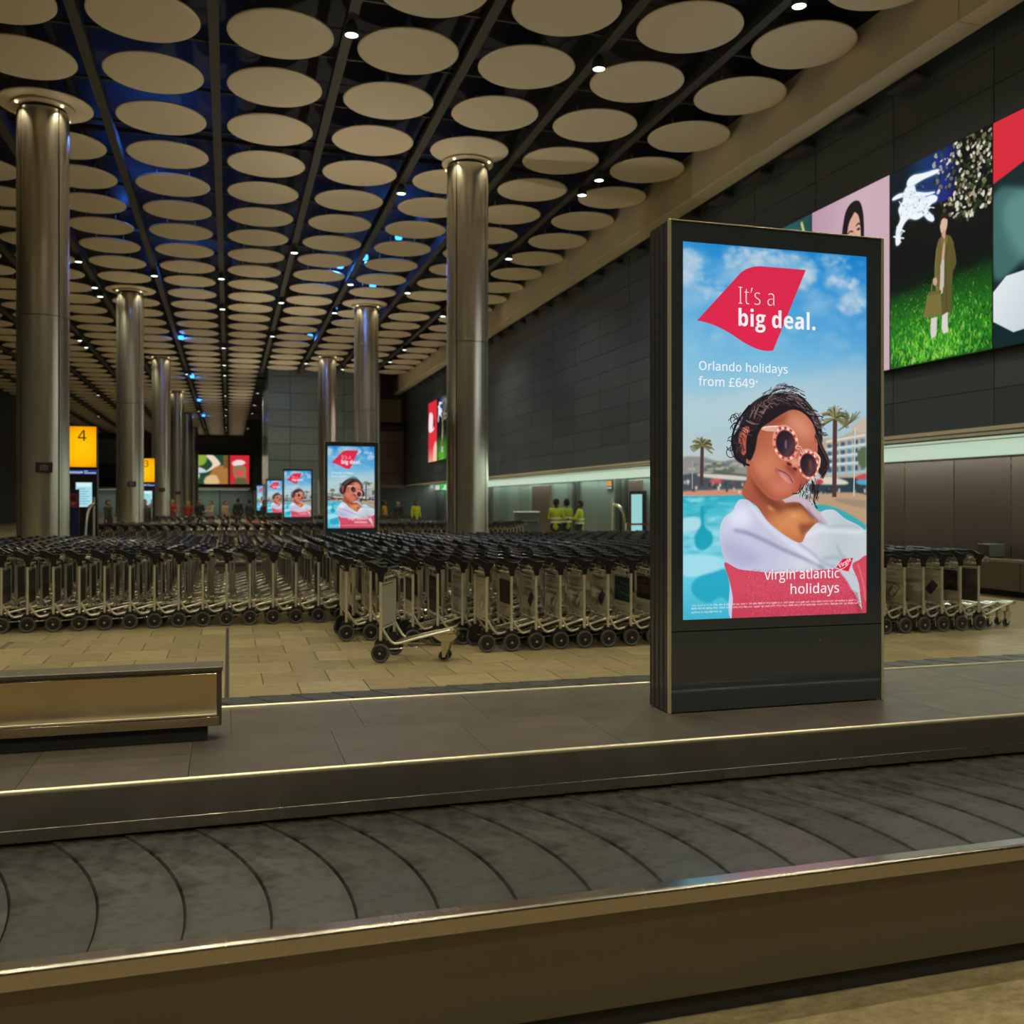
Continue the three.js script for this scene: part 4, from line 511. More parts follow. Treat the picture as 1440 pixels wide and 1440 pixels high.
// ---------------------------------------------------------------- luggage trolleys: nose along +x, wheels on the floor
const C = (() => { // geometries of one trolley, detailed and plain
  const wheel = (r, w, n = 20) => ({ tyre: lathe([[r * 0.72, -w / 2], [r * 0.94, -w / 2], [r, -w * 0.3], [r, w * 0.3], [r * 0.94, w / 2], [r * 0.72, w / 2], [r * 0.72, -w / 2]], n).rotateX(Math.PI / 2), hub: merge([new THREE.CylinderGeometry(r * 0.73, r * 0.73, w * 0.7, n).rotateX(Math.PI / 2), lathe([[0, -w * 0.5], [r * 0.4, -w * 0.46], [r * 0.5, -w * 0.3], [r * 0.5, w * 0.3], [r * 0.4, w * 0.46], [0, w * 0.5]], n).rotateX(Math.PI / 2)]), cap: new THREE.CylinderGeometry(r * 0.14, r * 0.14, w * 1.15, 10).rotateX(Math.PI / 2) });
  const big = wheel(0.098, 0.036), small = wheel(0.055, 0.028, 16), c = {};
  const at = (g, x, y, z) => g.clone().translate(x, y, z);
  c.rearWheel = [-1, 1].map((s) => ({ tyre: at(big.tyre, 0, 0.098, s * 0.275), hub: at(big.hub, 0, 0.098, s * 0.275), cap: at(big.cap, 0, 0.098, s * 0.275) }));
  c.caster = [-1, 1].map((s) => ({ tyre: at(small.tyre, 0.62, 0.055, s * 0.072), hub: at(small.hub, 0.62, 0.055, s * 0.072), fork: merge([prism([[0.6, 0.2], [0.69, 0.2], [0.67, 0.14], [0.635, 0.045], [0.61, 0.045]], 0.008, 0.002).translate(0, 0, s * 0.072 + 0.022), prism([[0.6, 0.2], [0.69, 0.2], [0.67, 0.14], [0.635, 0.045], [0.61, 0.045]], 0.008, 0.002).translate(0, 0, s * 0.072 - 0.022), rod(V(0.65, 0.19, s * 0.072), V(0.65, 0.285, s * 0.072), 0.022, 10)]) }));
  c.post = [-1, 1].map((s) => merge([rod(V(0, 0.2, s * 0.262), V(0, 0.868, s * 0.262), 0.0155, 10)]));
  c.bracket = [-1, 1].map((s) => merge([prism([[-0.05, 0.08], [0.05, 0.08], [0.075, 0.15], [0.06, 0.215], [0.025, 0.25], [-0.025, 0.25], [-0.06, 0.215], [-0.075, 0.15]], 0.016, 0.003).translate(0, 0, s * 0.247), box(0.05, 0.03, 0.05, 0, 0.215, s * 0.262, 0.006)]));
  c.sideTube = [-1, 1].map((s) => bent([V(0.012, 0.36, s * 0.25), V(0.05, 0.29, s * 0.245), V(0.115, 0.205, s * 0.235), V(0.19, 0.2, s * 0.222), V(0.4, 0.256, s * 0.17), V(0.69, 0.322, s * 0.1)], 0.0135, 22, 8, 0.5));
  c.platform = merge([...[-0.12, -0.03, 0.03, 0.12].map((z) => rod(V(0.13, 0.205, z * 1.25), V(0.68, 0.322, z * 0.7), 0.007, 6)), rod(V(0.17, 0.2, -0.225), V(0.17, 0.2, 0.225), 0.011, 8), rod(V(0.47, 0.275, -0.15), V(0.47, 0.275, 0.15), 0.01, 8)]);
  c.nose = merge([prism([[0.52, 0.272], [0.6, 0.28], [0.735, 0.3], [0.745, 0.318], [0.735, 0.328], [0.6, 0.306]], 0.19, 0.005), rod(V(0.742, 0.316, -0.1), V(0.742, 0.316, 0.1), 0.017, 10)]);
  c.bar = [[0.86, 0.012], [0.805, 0.008], [0.342, 0.01]].map(([y, r]) => rod(V(0, y, -0.262), V(0, y, 0.262), r, 8)); c.bars = merge(c.bar.map((g) => g.clone()));
  c.brake = [-1, 1].map((s) => merge([rod(V(0.02, 0.13, s * 0.22), V(0.36, 0.15, s * 0.145), 0.008, 6), rod(V(0, 0.098, s * 0.25), V(0, 0.098, s * 0.3), 0.012, 8)]));
  const arm = (s) => prism([[-0.012, 0.835], [0.024, 0.835], [0.034, 0.905], [0.075, 0.95], [0.07, 0.985], [0.0, 0.985], [-0.1, 1.035], [-0.155, 1.04], [-0.165, 1.005], [-0.09, 0.97], [-0.03, 0.915]], 0.03, 0.004).translate(0, 0, s * 0.262);
  c.handle = merge([arm(-1), arm(1), rod(V(-0.135, 1.02, -0.28), V(-0.135, 1.02, 0.28), 0.021, 12), rod(V(-0.06, 0.985, -0.262), V(-0.06, 0.985, 0.262), 0.013, 8), box(0.1, 0.035, 0.16, -0.075, 0.995, 0, 0.008), rod(V(0.055, 0.965, -0.262), V(0.055, 0.965, 0.262), 0.012, 8)]);
  c.lever = merge([rod(V(-0.165, 0.985, -0.23), V(-0.165, 0.985, 0.23), 0.009, 8), rod(V(-0.165, 0.985, -0.23), V(-0.08, 0.975, -0.25), 0.008, 6), rod(V(-0.165, 0.985, 0.23), V(-0.08, 0.975, 0.25), 0.008, 6)]);
  c.basket = merge([...[-0.2, -0.1, 0, 0.1, 0.2].map((z) => bent([V(0.05, 0.94, z), V(0.14, 0.885, z), V(0.21, 0.87, z), V(0.232, 0.91, z)], 0.0035, 10, 5, 0.4)), rod(V(0.232, 0.91, -0.215), V(0.232, 0.91, 0.215), 0.007, 6), rod(V(0.14, 0.885, -0.215), V(0.14, 0.885, 0.215), 0.006, 6), bent([V(0.04, 0.955, -0.225), V(0.13, 0.95, -0.225), V(0.232, 0.91, -0.215)], 0.006, 8, 5), bent([V(0.04, 0.955, 0.225), V(0.13, 0.95, 0.225), V(0.232, 0.91, 0.215)], 0.006, 8, 5)]);
  c.panel = (() => { const g = new THREE.BoxGeometry(0.01, 0.42, 0.49); g.translate(0.004, 0.575, 0); return g; })();
  const low = (r) => new THREE.CylinderGeometry(r, r, 0.036, 14).rotateX(Math.PI / 2);
  c.plainFrame = merge([c.post[0], c.post[1], ...c.sideTube.map((_, i) => bent([V(0.012, 0.36, (i * 2 - 1) * 0.25), V(0.115, 0.205, (i * 2 - 1) * 0.235), V(0.4, 0.256, (i * 2 - 1) * 0.17), V(0.69, 0.322, (i * 2 - 1) * 0.1)], 0.0135, 8, 6)), c.bars]);
  c.plainRear = [-1, 1].map((s, i) => merge([at(low(0.098), 0, 0.098, s * 0.275), c.bracket[i]])); c.plainFront = [-1, 1].map((s) => at(low(0.055), 0.62, 0.055, s * 0.072)); c.plainWheels = merge([...c.plainRear, ...c.plainFront].map((g) => g.clone()));
  return c;
})();
const prints = Object.fromEntries(['outline', 'purple', 'photo', 'green', 'plain'].map((k) => [k, printed(trolleyPrint(k))]));
// the box's faces: +x looks to the nose, -x to whoever pushes
const boardFaces = (k) => [k === 'plain' ? prints.plain : M.panelBack, prints[k], M.tube, M.tube, M.tube, M.tube];
const boards = Object.fromEntries(['outline', 'purple', 'photo', 'green', 'plain'].map((k) => [k, boardFaces(k)])); boards.dark = [M.panelBack, M.panelBack, M.tube, M.tube, M.tube, M.tube];
const BOARD_WORDS = { outline: 'board with outlined diamonds', purple: 'board with a dark purple diamond', photo: 'board with a dark photograph', green: 'board with a dark green picture', plain: 'plain pale board', dark: 'dark grey board' };
function detailed(label, group, kind) {
  const o = thing('luggage_trolley', label, 'luggage trolley', group);
  for (const s of [0, 1]) {
    mesh('post', C.post[s], M.tube, o); mesh('wheel_bracket', C.bracket[s], M.plastic, o); mesh('side_tube', C.sideTube[s], M.tube, o);
    const w = mesh('rear_wheel', C.rearWheel[s].tyre, M.tyre, o); mesh('hub', C.rearWheel[s].hub, M.plastic, w); mesh('axle_cap', C.rearWheel[s].cap, M.chrome, w);
    const c = mesh('front_wheel', C.caster[s].tyre, M.tyre, o); mesh('hub', C.caster[s].hub, M.plastic, c); mesh('fork', C.caster[s].fork, M.chrome, c);
  }
  mesh('platform', C.platform, M.rodSteel, o); mesh('nose_plate', C.nose, M.chrome, o); for (const b of C.bar) mesh('cross_bar', b, M.tube, o); for (const b of C.brake) mesh('brake_linkage', b, M.chrome, o);
  const h = mesh('handle', C.handle, M.plastic, o); mesh('brake_lever', C.lever, M.plastic, h); mesh('basket', C.basket, M.rodSteel, o);
  mesh('advert_board', C.panel, boards[kind], o);
  return o;
}
function plain(label, group, kind) { const o = thing('luggage_trolley', label, 'luggage trolley', group); mesh('frame', C.plainFrame, M.tube, o); mesh('platform', C.platform, M.rodSteel, o); mesh('basket', C.basket, M.rodSteel, o); mesh('handle', C.handle, M.plastic, o); for (const w of C.plainRear) mesh('rear_wheel', w, M.tyre, o); for (const w of C.plainFront) mesh('front_wheel', w, M.tyre, o); mesh('advert_board', C.panel, boards[kind], o); return o; }
const models = new Map();
function trolley(full, kind, x, D, turn, label, group) { // the first of its sort is built, later ones are clones of it
  const key = full + kind, src = models.get(key); let o;
  if (!src) { o = (full ? detailed : plain)(label, group, kind); models.set(key, o); } else { o = src.clone(); o.name = numbered('luggage_trolley'); o.userData = { ...src.userData }; scene.add(o); }
  tag(o, label, 'luggage trolley', group); o.position.set(x, 0, -D); o.rotation.y = turn; return o;
}
{
  const r = rng(17), j = (a) => (r() - 0.5) * a;
  const loose = trolley(true, 'plain', 1.61, 10.09, R(-25), 'single luggage trolley parked loose in front of the rows, with a plain pale board');
  // near block: four nested rows right of the loose trolley
  const near = ['outline', 'photo', 'purple', 'outline', 'outline', 'purple', 'green', 'photo', 'outline', 'purple', 'outline', 'photo', 'green', 'purple', 'outline', 'plain', 'photo', 'purple', 'outline', 'outline', 'plain', 'purple', 'photo', 'dark'];
  const starts = [[10.47, 2.72, 24], [11.11, 2.02, 26], [11.75, 1.34, 28], [12.39, 1.5, 27], [13.02, 1.6, 27]];
  const ROWS = ['front row behind the pillar', 'second short row', 'third short row', 'fourth short row', 'fifth short row'];
  starts.forEach(([D, x0, n], row) => { for (let i = 0; i < n; i++) {
    const full = row === 0 || i < 5, kind = row === 0 ? near[i] : ['outline', 'photo', 'plain', 'purple', 'dark'][(i * 3 + row) % 5];
    const label = full ? `luggage trolley, ${BOARD_WORDS[kind]}, ${ORDINAL[i]} in the ${ROWS[row]}` : `nested luggage trolley, ${ORDINAL[i]} from the left in the ${ROWS[row]}`;
    trolley(full, kind, x0 + i * (row ? 0.29 : 0.2865) + j(0.006), D + j(0.008), j(0.005), label, `trolleys in the ${ROWS[row]}`);
  } });
  // long block across the hall behind
  const LONG = ['front long row', 'second long row', 'third long row', 'fourth long row'];
  for (let row = 0; row < 3; row++) { const D = 13.66 + 0.625 * row, x0 = -3.35 - 0.25 * row;
    for (let i = 0; i < 43; i++) { const x = x0 + i * 0.302; if (x > 9.3) break; const full = row === 0 && i < 17;
      const label = `${full ? '' : 'nested '}luggage trolley with dark board, ${ORDINAL[i]} from the left in the ${LONG[row]}`;
      trolley(full, 'dark', x + j(0.006), D + 0.008 * Math.sin(i) + j(0.006), j(0.005), label, `trolleys in the ${LONG[row]}`); } }
  // the rest of the near block and the second field far behind, as one mass
  const order = [[C.plainFrame, M.tube], [merge([C.platform.clone(), C.basket.clone()]), M.rodSteel], [C.handle, M.plastic], [C.plainWheels, M.tyre], [norm(C.panel.clone()), M.panelBack]];
  const geo = mergeGeometries(order.map(([g]) => norm(g.clone())), true), spots = [];
  for (let row = 3; row < 10; row++) for (let i = 0; i < 42; i++) spots.push([-3.6 + i * 0.302, 13.66 + 0.625 * row]);
  for (let row = 0; row < 6; row++) for (let i = 0; i < 44; i++) spots.push([-4.6 + 0.3 * row + i * 0.302, 29.2 + 0.65 * row]);
  for (let row = 0; row < 4; row++) for (let i = 0; i < 44; i++) spots.push([-4.6 + i * 0.302, 46.2 + 0.65 * row]);
  const far = new THREE.InstancedMesh(geo, order.map(([, m]) => m), spots.length); far.name = 'trolley_field'; far.userData.kind = 'stuff'; far.userData.label = 'mass of nested luggage trolleys filling the hall behind the nearer rows'; scene.add(far);
  mesh('nose_block', merge([prism([[0.5, 0.265], [0.58, 0.215], [0.655, 0.19], [0.69, 0.205], [0.755, 0.262], [0.75, 0.285], [0.6, 0.275]], 0.17, 0.006)]), M.chrome, loose);
  spots.forEach(([x, D], i) => far.setMatrixAt(i, new THREE.Matrix4().makeRotationY(j(0.02)).setPosition(x + j(0.02), 0, -D + j(0.03))));
}

// ---------------------------------------------------------------- lit advertisements on the walls
function lightbox(name, label, art, w, h, x, y, z, turn, uv) {
  const o = thing(name, label, 'advertisement', null, x, y, z, turn);
  mesh('case', box(w - 0.004, h, 0.09, 0, 0, -0.046, 0.004), M.black, o);
  const p = new THREE.PlaneGeometry(w - 0.03, h - 0.03); if (uv) { const a = p.attributes.uv; for (let i = 0; i < a.count; i++) a.setX(i, uv[0] + (uv[1] - uv[0]) * a.getX(i)); } p.translate(0, 0, 0.0015);
  mesh('lit_face', p, art, o);
  const l = new THREE.RectAreaLight(col(0.8, 0.85, 0.75), LEVEL.advert, w - 0.1, h - 0.1); l.position.set(0, 0, 0.02); l.rotation.y = Math.PI; o.add(l);
  return o;
}
const art = { pink: picture(pinkAdvert()), field: picture(fieldAdvert()), red: picture(redAdvert()), watch: picture(watchAdvert()), teal: picture(tealAdvert()), far: picture(farAdvert()) };
const WALL_ADS = [['teal', 'dark teal lit advertisement on the bulkhead, mostly hidden by the large pillar', 18.42], ['pink', 'pink lit advertisement with a dark-haired woman, above the large pillar', 15.98], ['field', 'lit advertisement of a figure in a long olive coat on a night meadow', 13.54], ['watch', 'lit advertisement with red corner and pale watch shape at the right picture edge', 11.1],
  ['red', 'red lit advertisement on the bulkhead far down the hall', 55.5], ['field', 'distant lit advertisement of coat and blossom, right of the red one', 52.9], ['watch', 'distant teal and white lit advertisement just left of the middle column', 50.4]];
for (const [k, label, D] of WALL_ADS) lightbox('lit_advertisement', label, art[k], 2.44, 3.56, 11.505, 5.83, -D, -Math.PI / 2);
lightbox('lit_advertisement', 'wide lit advertisement in green and skin tones on the far end wall', art.far, 4.35, 3.5, -2.05, 5.65, -121.2, 0, [0, 0.667]);
lightbox('lit_advertisement', 'red lit advertisement on the far end wall beside the green one', art.far, 2.25, 3.5, 1.28, 5.65, -121.2, 0, [0.667, 1]);
{ const o = lightbox('lit_advertisement', 'narrow red lit sign between the left steel columns', art.red, 0.5, 2.4, -5.75, 4.6, -84, R(8)); mesh('post', box(0.12, 4.7, 0.1, 0, -2.25, -0.12), M.track, o); }

// ---------------------------------------------------------------- number totems
function totem(n, label, x, D) {
  const o = thing('number_totem', label, 'sign', null, x, 0, -D);
  mesh('body', box(0.72, 2.52, 0.3, 0, 1.26, 0, 0.01), M.signBody, o);
  const head = mesh('sign_box', box(0.7, 1.04, 0.34, 0, 3.06, 0, 0.01), M.signBody, o);
  mesh('number_panel', new THREE.PlaneGeometry(0.68, 1.02).translate(0, 3.06, 0.1715), picture(numberSign(n), 1.05), head);
  mesh('name_strip', new THREE.PlaneGeometry(0.7, 0.11).translate(0, 2.42, 0.1515), picture(stripSign(), 0.8), o);
  mesh('screen', new THREE.PlaneGeometry(0.38, 0.62).translate(0.05, 1.85, 0.1515), picture(screenSign(), 1), o);
  mesh('screen_frame', merge([box(0.42, 0.02, 0.02, 0.05, 2.17, 0.155), box(0.42, 0.02, 0.02, 0.05, 1.53, 0.155), box(0.02, 0.66, 0.02, -0.15, 1.85, 0.155), box(0.02, 0.66, 0.02, 0.25, 1.85, 0.155)]), M.black, o);
  mesh('foot_plate', box(0.84, 0.03, 0.42, 0, 0.015, 0, 0.006), M.skirt, o);
  const l = new THREE.RectAreaLight(col(1, 0.7, 0.1), 0.3, 0.68, 1.02); l.position.set(0, 3.06, 0.19); l.rotation.y = Math.PI; o.add(l);
}
totem('4', 'tall dark totem with a glowing yellow panel numbered 4, left of the columns', -3.56, 26.5);
totem('3', 'smaller distant totem with a glowing yellow panel numbered 3 between steel columns', -3.44, 44.7);
{ const o = thing('information_post', 'slim blue post with a red poster standing before the yellow number 4 totem', 'sign', null, -3.5, 0, -24.6);
  mesh('post', box(0.24, 1.95, 0.08, 0, 0.985, 0, 0.01), M.signBlue, o); mesh('foot_plate', box(0.4, 0.02, 0.3, 0, 0.01, 0, 0.004), M.skirt, o); mesh('poster', new THREE.PlaneGeometry(0.2, 0.3).translate(0, 1.7, 0.0415), printed(posterBoard()), o); mesh('poster_frame', merge([box(0.23, 0.012, 0.012, 0, 1.856, 0.044), box(0.23, 0.012, 0.012, 0, 1.544, 0.044)]), M.skirt, o); }
for (const [x, D, s, label] of [[-3.3, 24.9, 1, 'curved polished steel guard rail beside the yellow number 4 totem'], [-3.3, 43.2, 1, 'small curved steel guard rail beside the yellow number 3 totem'], [12.0, 28, -1, 'curved polished steel guard rail right of the staff in yellow vests']]) {
  const o = thing('guard_rail', label, 'guard rail', null, x, 0, -D, s > 0 ? R(72) : 0);
  mesh('bent_tube', bent([V(0, 0.01, 0), V(0, 0.6, 0), V(s * 0.02, 1.0, 0), V(s * 0.1, 1.35, 0), V(s * 0.26, 1.55, 0), V(s * 0.46, 1.6, 0)], 0.045, 26, 10, 0.5), M.chrome, o); mesh('upright', rod(V(s * 0.46, 0.0, 0), V(s * 0.46, 1.78, 0), 0.03, 10), M.tube, o); mesh('foot_plate', new THREE.CylinderGeometry(0.11, 0.11, 0.02, 18).translate(0, 0.01, 0), M.skirt, o);
}
{ const o = thing('exit_sign', 'small green lit exit sign hanging from the low edge right of centre', 'sign', null, 11.4, 2.5, -51);
  mesh('case', box(0.86, 0.4, 0.08, 0, 0, 0, 0.01), M.black, o); mesh('lit_face', new THREE.PlaneGeometry(0.82, 0.36).translate(0, 0, 0.0415), picture(exitSign(), 1.1), o); mesh('hanger', merge([rod(V(-0.3, 0.2, 0), V(0.24, 0.32, 0), 0.012, 6), rod(V(0.3, 0.2, 0), V(0.24, 0.32, 0), 0.012, 6)]), M.track, o); }
{ const o = thing('lit_notice', 'small orange lit notice on the green glass wall behind the staff', 'sign', null, 13.88, 2.32, -33.9, -Math.PI / 2); mesh('case', box(0.5, 0.36, 0.05, 0, 0, 0, 0.006), M.black, o); mesh('lit_face', new THREE.PlaneGeometry(0.46, 0.2).translate(0, 0.06, 0.0265), std({ color: 0x111111, emissive: col(0.6, 0.25, 0.05) }), o); mesh('lower_strip', new THREE.PlaneGeometry(0.46, 0.06).translate(0, -0.11, 0.0265), std({ color: 0x111111, emissive: col(0.4, 0.45, 0.5) }), o); }
{ const o = thing('tall_screen', 'tall pale cyan screen at the green glass wall, just left of the large pillar', 'screen', null, 13.7, 0, -30.9, -R(60)); mesh('case', box(0.62, 2.06, 0.14, 0, 1.03, 0, 0.012), M.black, o); mesh('lit_face', new THREE.PlaneGeometry(0.46, 1.6).translate(0, 1.14, 0.0715), std({ color: 0x0a0a0a, emissive: col(0.3, 0.62, 0.62) }), o); }
{ const o = thing('tape_barrier', 'red tape barrier stretched between steel posts left of the large pillar', 'barrier', null, 11.7, 0, -27.3); for (const k of [0, 1]) { mesh('post', merge([rod(V(k * 1.5, 0.02, -k * 0.5), V(k * 1.5, 1.02, -k * 0.5), 0.032, 12), new THREE.CylinderGeometry(0.17, 0.17, 0.025, 20).translate(k * 1.5, 0.0125, -k * 0.5)]), M.tube, o); } mesh('tape', box(1.56, 0.06, 0.006, 0.75, 0.98, -0.25).translate(-0.75, 0, 0.25).rotateY(Math.atan2(0.5, 1.5)).translate(0.75, 0, -0.25), std({ color: col(0.22, 0.02, 0.025), roughness: 0.6 }), o); }
{ const o = thing('service_counter', 'small counter with a bright white top before the green glass wall', 'counter', null, 11.9, 0, -38.2); mesh('front', box(0.9, 1.24, 0.5, 0, 0.62, 0, 0.01), M.wallDark, o); mesh('counter_top', box(1.0, 0.05, 0.6, 0, 1.265, 0, 0.01), std({ color: col(0.8, 0.8, 0.75), roughness: 0.4 }), o); mesh('shelf', box(0.86, 0.03, 0.1, 0, 0.9, 0.29, 0.004), M.skirt, o); }
{ const o = thing('side_conveyor', 'grey conveyor running along the brown wall at the right', 'conveyor', null, 13.4, 0, -14.2); mesh('cabinet', box(0.8, 0.5, 13, 0, 0.36, 0, 0.01), M.benchTrim, o); mesh('kick_plinth', box(0.66, 0.12, 12.9, 0.05, 0.06, 0), M.black, o); mesh('edge_trim', box(0.05, 0.06, 13, -0.39, 0.63, 0, 0.012), std({ color: col(0.3, 0.24, 0.2), roughness: 0.4, metalness: 0.4 }), o); mesh('belt', box(0.7, 0.02, 12.9, 0.04, 0.615, 0), M.rubber[0], o); for (let i = 0; i < 6; i++) mesh('panel_seam', box(0.004, 0.48, 0.02, -0.401, 0.36, -5.4 + 2.1 * i), M.black, o); }
{ const o = thing('control_box', 'small grey box standing on the conveyor at the right picture edge', 'box', null, 13.55, 0.625, -14.55); mesh('housing', box(0.36, 0.24, 0.3, 0, 0.14, 0, 0.015), std({ color: col(0.12, 0.12, 0.11), roughness: 0.5 }), o); mesh('base', box(0.3, 0.022, 0.26, 0, 0.011, 0), M.black, o); }

// ---------------------------------------------------------------- people, far off among the trolleys
function meshField(bones, lo, hi, cell, smooth = 0.03) { // tapered capsules joined with a smooth minimum, meshed on a grid
  const size = Math.max(hi[0] - lo[0], hi[1] - lo[1], hi[2] - lo[2]), n = Math.ceil(size / cell) + 3, mc = new MarchingCubes(n, M.black, false, false, 90000), half = n / 2, c = lo.map((v, i) => (v + hi[i]) / 2), s = (n * cell) / 2; mc.isolation = 0;
  for (let z = 0; z < n; z++) for (let y = 0; y < n; y++) for (let x = 0; x < n; x++) {
    const p = [c[0] + ((x - half) / half) * s, c[1] + ((y - half) / half) * s, c[2] + ((z - half) / half) * s]; let d = 9;
    for (const [a, b, ra, rb, fx = 1] of bones) { const ab = [b[0] - a[0], b[1] - a[1], b[2] - a[2]], ap = [p[0] - a[0], p[1] - a[1], p[2] - a[2]], l = ab[0] ** 2 + ab[1] ** 2 + ab[2] ** 2 || 1e-9, t = Math.max(0, Math.min(1, (ab[0] * ap[0] + ab[1] * ap[1] + ab[2] * ap[2]) / l)); const q = [ap[0] - ab[0] * t, ap[1] - ab[1] * t, (ap[2] - ab[2] * t) * fx], e = Math.hypot(...q) - (ra + (rb - ra) * t); const h = Math.max(smooth - Math.abs(d - e), 0) / smooth; d = Math.min(d, e) - h * h * smooth * 0.25; }
    mc.field[x + y * n + z * n * n] = -d;
  }
  mc.update(); const k = mc.count, pos = new Float32Array(k * 3), nor = new Float32Array(k * 3);
  for (let i = 0; i < k * 3; i++) { pos[i] = c[i % 3] + mc.positionArray[i] * s; nor[i] = mc.normalArray[i]; }
  const g = new THREE.BufferGeometry(); g.setAttribute('position', new THREE.BufferAttribute(pos, 3)); g.setAttribute('normal', new THREE.BufferAttribute(nor, 3)); return norm(g);
}
function poseBones(kind) { // facing +z
  const J = { head: [0, 1.64, 0.02], chin: [0, 1.555, 0.05], neck: [0, 1.47, 0], chest: [0, 1.28, 0], belly: [0, 1.08, 0.01], hip: [0, 0.93, 0] }, arms = [], legs = [];
  for (const s of [-1, 1]) {
    const sh = [s * 0.185, 1.4, 0];
    if (kind === 'folded') arms.push([sh, [s * 0.25, 1.13, 0.04], [s * -0.02, 1.14 + s * 0.02, 0.2], [s * -0.12, 1.17 + s * 0.02, 0.19]]);
    else if (kind === 'lean') arms.push([sh, [s * 0.26, 1.14, 0.12], [s * 0.12, 1.12, 0.33], [s * 0.08, 1.12, 0.42]]);
    else arms.push([sh, [s * 0.24, 1.12, kind === 'walk' ? -s * 0.08 : -0.02], [s * 0.26, 0.89, kind === 'walk' ? -s * 0.02 + 0.06 : 0.05], [s * 0.26, 0.8, kind === 'walk' ? 0.1 : 0.08]]);
    const st = kind === 'walk' ? s * 0.2 : s * 0.03; legs.push([[s * 0.095, 0.9, 0], [s * 0.1, 0.5, st * 0.6 + 0.03], [s * 0.1, 0.09, st - (kind === 'walk' && s < 0 ? 0.06 : 0)], [s * 0.12, 0.03, st + 0.14 - (kind === 'walk' && s < 0 ? 0.04 : 0)]]);
  }
  return { J, arms, legs };
}
const people = new Map();
function figureShapes(kind) {
  if (people.has(kind)) return people.get(kind);
  const { J, arms, legs } = poseBones(kind), body = [[J.head, J.head, 0.1, 0.1], [J.chin, J.head, 0.055, 0.09], [[0, 1.6, 0.1], [0, 1.585, 0.125], 0.014, 0.018], [[-0.098, 1.61, 0.01], [-0.1, 1.63, 0.01], 0.018, 0.018], [[0.098, 1.61, 0.01], [0.1, 1.63, 0.01], 0.018, 0.018], [J.neck, [0, 1.56, 0.02], 0.056, 0.052], [[-0.09, 1.33, 0], [0.09, 1.33, 0], 0.115, 0.115, 1.25], [J.chest, J.belly, 0.13, 0.115, 1.2], [J.belly, J.hip, 0.12, 0.135, 1.15], [J.neck, [-0.17, 1.4, 0], 0.05, 0.055], [J.neck, [0.17, 1.4, 0], 0.05, 0.055]];
  const sleeve = [[[-0.09, 1.33, 0], [0.09, 1.33, 0], 0.135, 0.135, 1.2], [J.chest, J.belly, 0.152, 0.14, 1.15], [J.belly, [0, 0.86, 0], 0.142, 0.155, 1.1], [[0, 1.43, 0], [-0.17, 1.4, 0], 0.06, 0.075], [[0, 1.43, 0], [0.17, 1.4, 0], 0.06, 0.075]], trousers = [[[-0.07, 0.9, 0], [0.07, 0.9, 0], 0.125, 0.125]], shoes = [], fingers = [];
  arms.forEach(([a, b, c, d]) => { body.push([a, b, 0.052, 0.042], [b, c, 0.042, 0.028], [c, d, 0.03, 0.034]); sleeve.push([a, b, 0.07, 0.058], [b, [c[0] * 0.92 + b[0] * 0.08, c[1] * 0.92 + b[1] * 0.08, c[2] * 0.92 + b[2] * 0.08], 0.056, 0.042]);
    const dir = V(d[0] - c[0], d[1] - c[1], d[2] - c[2]).normalize(), side = V(0, 0, 1).cross(dir).normalize(); if (side.length() < 0.5) side.set(0, 1, 0); for (let k = 0; k < 4; k++) { const o = V(...d).addScaledVector(side, (k - 1.5) * 0.017), l = [0.062, 0.072, 0.068, 0.052][k], m = o.clone().addScaledVector(dir, l * 0.55), e = m.clone().addScaledVector(dir, l * 0.4).add(V(0, -0.008, 0.012)); fingers.push(rod(o, m, 0.0085, 6, 0.008), rod(m, e, 0.008, 6, 0.006)); } const t0 = V(...c).addScaledVector(dir, 0.03).addScaledVector(side, -0.022), t1 = t0.clone().addScaledVector(side, -0.026).addScaledVector(dir, 0.03), t2 = t1.clone().addScaledVector(dir, 0.03); fingers.push(rod(t0, t1, 0.011, 6, 0.009), rod(t1, t2, 0.009, 6, 0.007)); });
  legs.forEach(([a, b, c, d]) => { body.push([a, b, 0.085, 0.058], [b, c, 0.056, 0.036], [c, d, 0.035, 0.03]); trousers.push([a, b, 0.105, 0.08], [b, [c[0], c[1] + 0.02, c[2]], 0.078, 0.062]); shoes.push([[c[0], 0.05, c[2] - 0.02], [d[0], 0.042, d[2] + 0.02], 0.05, 0.04], [[c[0], 0.09, c[2]], [c[0], 0.06, c[2]], 0.045, 0.05]); });
  const hair = [[[0, 1.68, -0.01], [0, 1.69, 0.0], 0.1, 0.1], [[0, 1.62, -0.045], [0, 1.68, -0.03], 0.085, 0.095]];
  const s = { body: merge([meshField(body, [-0.4, 0, -0.35], [0.4, 1.76, 0.5], 0.026), ...fingers]), top: meshField(sleeve, [-0.42, 0.6, -0.4], [0.42, 1.55, 0.5], 0.024), trousers: meshField(trousers, [-0.3, 0, -0.35], [0.3, 1.05, 0.35], 0.024), shoes: meshField(shoes, [-0.25, -0.01, -0.35], [0.25, 0.16, 0.45], 0.016, 0.02), hair: meshField(hair, [-0.16, 1.5, -0.2], [0.16, 1.84, 0.16], 0.014, 0.03) };
  s.vest = merge([new THREE.CylinderGeometry(0.2, 0.2, 0.05, 20, 1, true).scale(1, 1, 0.86).translate(0, 1.12, 0), new THREE.CylinderGeometry(0.195, 0.195, 0.05, 20, 1, true).scale(1, 1, 0.86).translate(0, 0.98, 0)]);
  people.set(kind, s); return s;
}
